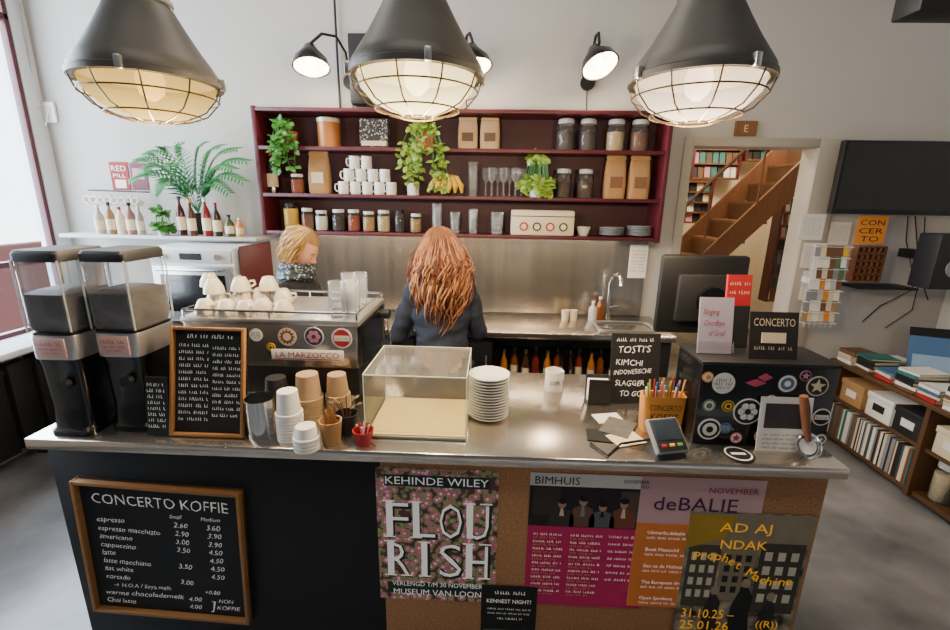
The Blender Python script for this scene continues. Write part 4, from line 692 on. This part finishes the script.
mt=Matrix.Rotation(R(62),3,'X'); MB().lathe([(0,-.012),(.03,-.012),(.037,.0),(.04,.014),(.036,.016),(.03,.004),(0,.003)],26,(0,0,.04),mt).build('basket',chrome,t); MB().lathe([(0,.006),(.027,.006)],24,(0,0,.04),mt).build('white_disc',white,t); MB().tube([(0,-.005,.06),(-.01,.0,.09),(-.03,.0,.17),(-.042,.0,.21)],[.008,.011,.014,.012],10).build('handle',wood2,t)
c3=PZ(818,447,ZC); t=thing('acrylic_holder','empty clear acrylic leaflet holder at right end of bar','holder',(X1-.045,c3.y,ZC)); MB().box((0,0,.05),(.07,.004,.1),rot=Euler((R(-10),0,0))).build('back',plastic,t); MB().box((0,-.03,.003),(.07,.06,.005)).build('foot',plastic,t)
YM=1.84; a=PY(662,254,YM); c=PY(737,334,YM); W=c.x-a.x; H=a.z-c.z; t=thing('till_monitor','big black till monitor seen from behind','monitor',((a.x+c.x)/2,YM,ZC)); zc=(a.z+c.z)/2-ZC
MB().box((0,0,zc),(W,.035,H),.015).build('panel',black,t); MB().box((0,-.02,zc-.01),(W*.6,.03,H*.6),.01).build('rear_housing',dark,t); MB().cyl((.03,-.03,zc-.02),(.03,-.055,zc-.02),.06,n=28).build('hub_disc',blackg,t); MB().box((.03,-.04,zc*.45),(.06,.025,zc*.9),.004).build('stand',dark,t); MB().box((0,-.02,.008),(.24,.15,.014),.004).build('base',dark,t)
# ================================================================ PENDANT LAMPS
PYL=1.5
def pendant(px,py,label,emc,e,pe):
    p=PY(px,py,PYL); t=thing('pendant_lamp',label,'lamp',p); r=.197
    MB().lathe([(.06,.275),(.06,.245),(.078,.238),(.078,.212),(.088,.2),(.115,.15),(.15,.09),(.18,.045),(r,.018),(r,.0),(r-.008,0),(.175,.04),(.14,.085),(.08,.18),(0,.2)],40).build('shade',lamp_m,t)
    MB().lathe([(.084,.226),(.09,.222),(.09,.212),(.084,.208)],32).build('neck_ring',steel2,t)
    MB().lathe([(0,.43),(.03,.43),(.05,.4),(.05,.34),(.066,.335),(.066,.275),(0,.275)],28).build('neck_housing',M('neck_metal','5d5a54',.4,.5,.25,10),t)
    for i in range(4): a=i*PI/2+.6; MB().box((.07*math.cos(a),.07*math.sin(a),.3),(.016,.02,.04),.003,Euler((0,0,a))).build('neck_bolt',steel2,t)
    MB().lathe([(r,.006),(r+.007,.002),(r+.007,-.014),(r-.012,-.014),(r-.012,.0)],40).build('rim_ring',lamp_m,t)
    MB().lathe([(r-.016,-.012),(r-.027,-.045),(r-.06,-.08),(.09,-.103),(.04,-.114),(0,-.117)],40).build('glass_dome',FROST('lamp_glass_%d'%px,emc,e),t)
    MB().lathe([(.178,.0),(.145,.055),(.08,.14),(0,.16)],32).build('reflector',M('reflector_white','efe3c8',.4,0,.04),t)
    MB().loft([(-.06,.012,.012),(-.04,.034,.034),(0,.04,.04),(.05,.028,.028),(.11,.02,.02)],20).build('bulb',M('bulb_%d'%px,emc,.5,em=e*3,var=.02),t)
    b=MB(); pr=[(r+.004,-.01),(r-.01,-.05),(r-.045,-.09),(.1,-.113),(.05,-.125)]
    for i in range(10):
        a=i*PI/5+.2; b.tube([(q*math.cos(a),q*math.sin(a),z) for q,z in pr],.0026,5)
    for q,z in ((r-.011,-.05),(.13,-.103),(.05,-.125)): b.tube([(q*math.cos(k*PI/16),q*math.sin(k*PI/16),z) for k in range(32)],.0026,5,True)
    b.build('wire_guard',guard_m,t)
    for i in range(4): a=i*PI/2+.3; MB().box(((r+.008)*math.cos(a),(r+.008)*math.sin(a),.0),(.018,.018,.035),.003,Euler((0,0,a))).build('clip',steel2,t)
    MB().cyl((0,0,.43),(0,0,HC-p.z),.008).build('cable',black,t); MB().tube([(.02*math.cos(k*PI/8),0,.45+.02*math.sin(k*PI/8)) for k in range(16)],.005,6,True).build('hook',steel2,t)
    l=bpy.data.lights.new('pendant_light','POINT'); l.energy=pe; l.color=(1,.75,.46); l.shadow_soft_size=.07; o=bpy.data.objects.new('pendant_light',l); C.objects.link(o); o.parent=t; o.location=(0,0,-.19)
pendant(150,80,'grey industrial pendant lamp at left with yellowish glass',(1,.62,.13),1.7,34); pendant(417,74,'grey industrial pendant lamp in the middle of the three',(1,.78,.36),3.8,54); pendant(699,79,'grey industrial pendant lamp at right with pinkish white glass',(1,.74,.5),3.0,46)
# ================================================================ PEOPLE
def bake(b,name,mat,parent,vox=.0065,sm=6):
    o=b.build(name,mat,None); mo=o.modifiers.new('r','REMESH'); mo.mode='VOXEL'; mo.voxel_size=vox; s=o.modifiers.new('s','SMOOTH'); s.factor=.5; s.iterations=sm
    dg=bpy.context.evaluated_depsgraph_get(); me=bpy.data.meshes.new_from_object(o.evaluated_get(dg),depsgraph=dg); o.modifiers.clear(); o.data=me; o.parent=parent
    for p in me.polygons: p.use_smooth=True
    return o
def headverts(b,mt):
    vs=bmesh.ops.create_uvsphere(b.bm,u_segments=36,v_segments=28,radius=1)['verts']
    for v in vs:
        x,y,z=v.co; k=1
        if z<0: k=1-.34*(-z)**1.6
        X=x*.073*k; Y=y*.09*(k if y<0 else 1-.18*max(0,-z)); Z=z*.115
        g=lambda cx,cz,sx,sz: math.exp(-((x-cx)/sx)**2-((z-cz)/sz)**2)*(1 if y>0 else 0)
        Y+=.026*g(0,-.18,.13,.17)+.008*g(0,.0,.1,.2)-.009*(g(.36,.06,.2,.12)+g(-.36,.06,.2,.12))+.006*g(0,-.52,.22,.06)+.005*g(0,-.64,.2,.06)+.008*g(0,-.9,.3,.2)+.004*(g(.35,.24,.25,.07)+g(-.35,.24,.25,.07))
        v.co=mt@V((X,Y,Z))
    for s in (-1,1): b.ball(mt@V((s*.074,-.008,-.005)),(.01,.018,.028),10)
def hand(b,wr,d,side,up):
    d=d.normalized(); s=d.cross(up).normalized(); n=s.cross(d)
    b.limb(wr,wr+d*.03,.024,.026)
    for i in range(4): b.limb(wr+d*.02+s*(i-1.5)*.017,wr+d*.085+s*(i-1.5)*.019,.014,.0115)
    for i,L in enumerate((.072,.08,.075,.058)):
        p=wr+d*.085+s*(i-1.5)*.0195; q=p+d*L*.5-n*.008; r=q+d*L*.3-n*.018; e=r+d*L*.18-n*.018; b.limb(p,q,.0095,.009); b.limb(q,r,.009,.0085); b.limb(r,e,.0085,.0075)
    p=wr+d*.03+s*side*.022; q=p+d*.035+s*side*.03-n*.005; e=q+d*.035+s*side*.008-n*.012; b.limb(p,q,.013,.0105); b.limb(q,e,.0105,.0085)
def human(label,loc,rz,k,wrists,pitch,turn,hair,topm,legm,lean=0,scarf=None,hs=1.):
    t=thing('person',label,'person',loc,rz); skin=M('skin','c9957a',.5,0,.06,30); S=lambda *a: V(a)*k
    hp=S(0,.03+lean,1.475+.03); mt4=Matrix.Translation(hp)@Matrix.Rotation(turn,4,'Z')@Matrix.Rotation(-pitch,4,'X'); hm=mt4@Matrix.Scale(k*hs,4)
    b=MB(); headverts(b,hm); nb=S(0,lean*.8,1.36); b.limb(nb,hp+S(0,-.02,-.06),.05*k,.048*k)
    tor=[(.80,.135,.10,0,0),(.88,.165,.115,0,0),(.98,.13,.095,0,lean*.2),(1.06,.12,.088,0,lean*.35),(1.18,.14,.105,0,lean*.6),(1.26,.145,.095,0,lean*.75),(1.32,.11,.072,0,lean*.85),(1.375,.055,.052,0,lean*.9)]
    T=lambda g: [(z*k,(rx+g)*k,(ry+g)*k,cx,cy*k) for z,rx,ry,cx,cy in tor]
    b.loft(T(0),28); arms=[]
    for i,sd in enumerate((-1,1)):
        sh=S(sd*.148,lean*.8,1.29); el,wr=[V(q)*k for q in wrists[i]]; arms.append((sh,el,wr)); b.limb(sh,el,.047*k,.038*k); b.limb(el,wr,.037*k,.025*k); hand(b,wr,(wr-el),-sd,V((0,0,1)))
        h=S(sd*.085,0,.86); kn=S(sd*.09,.015,.47); an=S(sd*.09,-.01,.08); b.limb(h,kn,.088*k,.056*k); b.limb(kn,an,.055*k,.037*k); b.limb(an+V((0,0,-.045)),S(sd*.1,.13,.03),.034,.03)
    bake(b,'body',skin,t)
    b=MB(); b.loft([q for q in T(.02)][1:7]+[(1.37*k,.072*k,.066*k,0,lean*.9*k)],28)
    for sh,el,wr in arms: b.limb(sh,el,.058*k,.052*k); b.limb(el,el.lerp(wr,.8),.051*k,.042*k)
    o=bake(b,'sweater',topm,t,.009,5)
    for v in o.data.vertices: v.co+=V(v.normal)*(.014*noise.noise((v.co.x*9,v.co.y*9,v.co.z*22)))
    b=MB(); b.loft(T(.012)[:3],28)
    for sd in (-1,1): h=S(sd*.085,0,.86); kn=S(sd*.09,.015,.47); an=S(sd*.09,-.01,.10); b.limb(h,kn,.1*k,.066*k); b.limb(kn,an,.066*k,.058*k)
    bake(b,'trousers',legm,t,.01,4)
    if scarf: 
        b=MB(); 
        for dz,rr in ((0,.085),(.03,.075),(-.02,.095)): b.tube([S(rr*math.cos(q*PI/10),lean*.9+rr*.9*math.sin(q*PI/10)+.005,1.385+dz+.008*math.sin(q*1.3)) for q in range(20)],.022*k,8,True)
        b.build('scarf',scarf,t)
    for sd in (-1,1): MB().loft([(0,.042,.115),(.02,.044,.12),(.05,.04,.09,0,-.02),(.085,.036,.045,0,-.06)],20,3).build('shoe',black,t).location=(sd*.095*k,.045,0)
    for sd in (-1,1):
        ey=MB().ball(hm@V((sd*.028,.0745,.006)),.0105*k,12).build('eye',white,t); MB().ball(hm@V((sd*.028,.0825,.003)),.005*k,10).build('iris',woodd,t); MB().ball(hm@V((sd*.028,.0745,.0095)),.0118*k,12).build('eyelid',skin,t); MB().tube([hm@V((sd*.014,.087,.026)),hm@V((sd*.03,.085,.031)),hm@V((sd*.044,.077,.026))],.002*k,5).build('eyebrow',M('brow','7a5a36',.8),t)
    MB().tube([hm@V((-.018,.083,-.06)),hm@V((0,.0915,-.058)),hm@V((.018,.083,-.06))],[.0015,.0045,.0015],8).build('lips',M('lip','b07064',.5),t)
    hair(t,hm,k); return t,hm
def cap(b,hm,fz,g=.016):
    vs=bmesh.ops.create_uvsphere(b.bm,u_segments=28,v_segments=20,radius=1)['verts']; dele=[]
    for v in vs:
        x,y,z=v.co
        if z<-.35 or (y>.3 and z<fz): dele.append(v)
        v.co=hm@V((x*(.073+g),y*(.09+g)-.004,z*(.115+g)+.002))
    bmesh.ops.delete(b.bm,geom=dele,context='VERTS')
def longhair(b,n,base):
    if base: b.loft([(-.36,.03,.015,0,-.105),(-.27,.07,.028,0,-.11),(-.18,.085,.04,0,-.105),(-.08,.088,.055,0,-.07),(.03,.078,.068,0,-.03)],22)
    for i in range(n):
        a=R(random.uniform(195,345)) if random.random()<.7 else R(random.choice((random.uniform(-28,15),random.uniform(165,208)))); L=random.uniform(.24,.48); lk=int(math.degrees(a)/8)+97*random.randrange(3); rl=random.Random(lk); ph=rl.uniform(0,6)+random.uniform(-.9,.9); am=rl.uniform(.009,.024)+random.uniform(-.004,.004); fq=rl.uniform(10,15)+random.uniform(-1,1); pts=[]; sx,sy=.09*math.cos(a),.106*math.sin(a)-.005; rr=random.uniform(.95,1.2)
        pts.append(V((sx*.2,sy*.25,.134))); pts.append(V((sx*.62,sy*.62,.118))); pts.append(V((sx*.9,sy*.9,.085)))
        for q in range(16):
            u=q/15; sp=(1+.46*math.sin(min(1,u*1.0)*PI)*rr-.12*u*u)*rr; amp=am*min(1,u*2.5)
            pts.append(V((sx*sp+amp*math.sin(ph+u*fq),(sy-.03*u)*sp+amp*math.cos(ph+u*fq*.9),.05-u*L)))
        b.tube(pts,[.002,.003,.0034]+[.0035]*10+[.0033,.003,.0025,.002,.0014,.0008],4)
def hairA(t,hm,k):
    m1=M('auburn_hair','643820',.6,0,.5,1,stretch=(60,60,5)); m2=M('copper_hair','b07a4c',.6,0,.4,1,stretch=(60,60,5))
    b=MB(); cap(b,hm,.55,.014); o=b.build('hair_cap',m1,t)
    mt=Matrix.Translation(hm.translation)@Matrix.Scale(k,4)
    for mm,n,nm,bs in ((m1,520,'hair',True),(m2,380,'hair_highlights',False)):
        b=MB(); longhair(b,n,bs); bmesh.ops.transform(b.bm,matrix=mt,verts=b.bm.verts); b.build(nm,mm,t,60)
def hairB(t,hm,k):
    for mm,n,nm in ((M('blond_hair','8a6632',.6,0,.5,1,stretch=(60,60,8)),400,'hair'),(M('light_blond','cba868',.6,0,.3,1,stretch=(60,60,8)),260,'hair_highlights')):
        b=MB()
        if nm=='hair': cap(b,hm,.5,.008)
        for i in range(n):
            a=R(random.uniform(158,382)); L=random.uniform(.10,.165); pts=[]; sx,sy=.081*math.cos(a),.098*math.sin(a)-.004; ph=random.uniform(0,6); rr=random.uniform(.97,1.1); am=random.uniform(.001,.007)
            pts.append(hm@V((sx*.2,sy*.25,.127))); pts.append(hm@V((sx*.68*rr,sy*.68*rr,.106)))
            for q in range(8):
                u=q/7; pts.append(hm@V((sx*(1+.12*math.sin(u*2.4)-.1*u)*rr+am*math.sin(ph+u*7),sy*(1+.1*math.sin(u*2.4)-.1*u)*rr+am*math.cos(ph+u*6),.068-u*L)))
            b.tube(pts,[.002,.003,.0033,.0034,.0034,.0033,.003,.0024,.0017,.0008],4)
        b.build(nm,mm,t,60)
navy=M('navy_sweater','242b3a',.85,0,.3,30,.2); dknit=M('black_pattern_top','17181d',.85,0,.5,60,.2)
pA=PY(442,262,2.36); human('woman with long wavy auburn hair and dark sweater, back to the bar',(pA.x,2.36,0),R(16),1.0,[((-.235,.10,1.03),(-.13,.36,1.02)),((.225,.08,1.04),(.14,.36,1.02))],R(16),R(10),hairA,navy,M('jeans','20252e',.85),.04)
pB=PY(286,262,2.4); human('woman with short blond hair working behind the espresso machine',(pB.x,2.4,0),R(-94),1.0,[((-.22,.1,1.03),(-.1,.32,1.08)),((.22,.1,1.03),(.1,.32,1.08))],R(34),R(0),hairB,dknit,M('jeans','20252e',.85),.06,RAMP('scarf_pattern','v',60,[(.15,'c9c6bb'),(.4,'2c4a5c'),(.6,'141a22')]),.97)
# ================================================================ LIGHT
def area(name,loc,rot,sx,sy,e,col):
    l=bpy.data.lights.new(name,'AREA'); l.shape='RECTANGLE'; l.size=sx; l.size_y=sy; l.energy=e; l.color=col; o=bpy.data.objects.new(name,l); C.objects.link(o); o.location=loc; o.rotation_euler=rot; return o
area('window_daylight',(XL-.35,2.1,2.1),(0,R(-90),0),2.6,2.3,330,(.74,.87,1))
area('ceiling_fill',(-.9,2.3,HC-.05),(0,0,0),2.0,.9,24,(1,.92,.82))  # added overhead fill for shelves and wall, no fitting modelled
area('ceiling_fill_front',(-.2,.2,HC-.05),(0,0,0),2.4,.9,34,(1,.92,.82))  # added fill that brightens the bar front and its posters
area('shelf_strip_light',(-.25,3.2,1.512),(0,0,0),2.4,.03,15,(1,.82,.6))
for x,y,z,e in ((1.3,4.6,3.1,85),(3,5.2,3.0,105)):
    l=bpy.data.lights.new('far_room_light','POINT'); l.energy=e; l.color=(1,.85,.64); l.shadow_soft_size=.15; o=bpy.data.objects.new('far_room_light',l); C.objects.link(o); o.location=(x,y,z)
l=bpy.data.lights.new('facade_fill_sun','SUN'); l.energy=26; l.color=(.95,.97,1); l.angle=.05; o=bpy.data.objects.new('facade_fill_sun',l); C.objects.link(o); o.location=(2,2,9); o.rotation_euler=V((-1,-.08,-.85)).to_track_quat('-Z','Y').to_euler()  # sun lamp added to whiten the house front behind the window
w=bpy.data.worlds.new('world'); bpy.context.scene.world=w; w.use_nodes=True; bg=w.node_tree.nodes['Background']; bg.inputs[0].default_value=(.86,.9,1,1); bg.inputs[1].default_value=.12
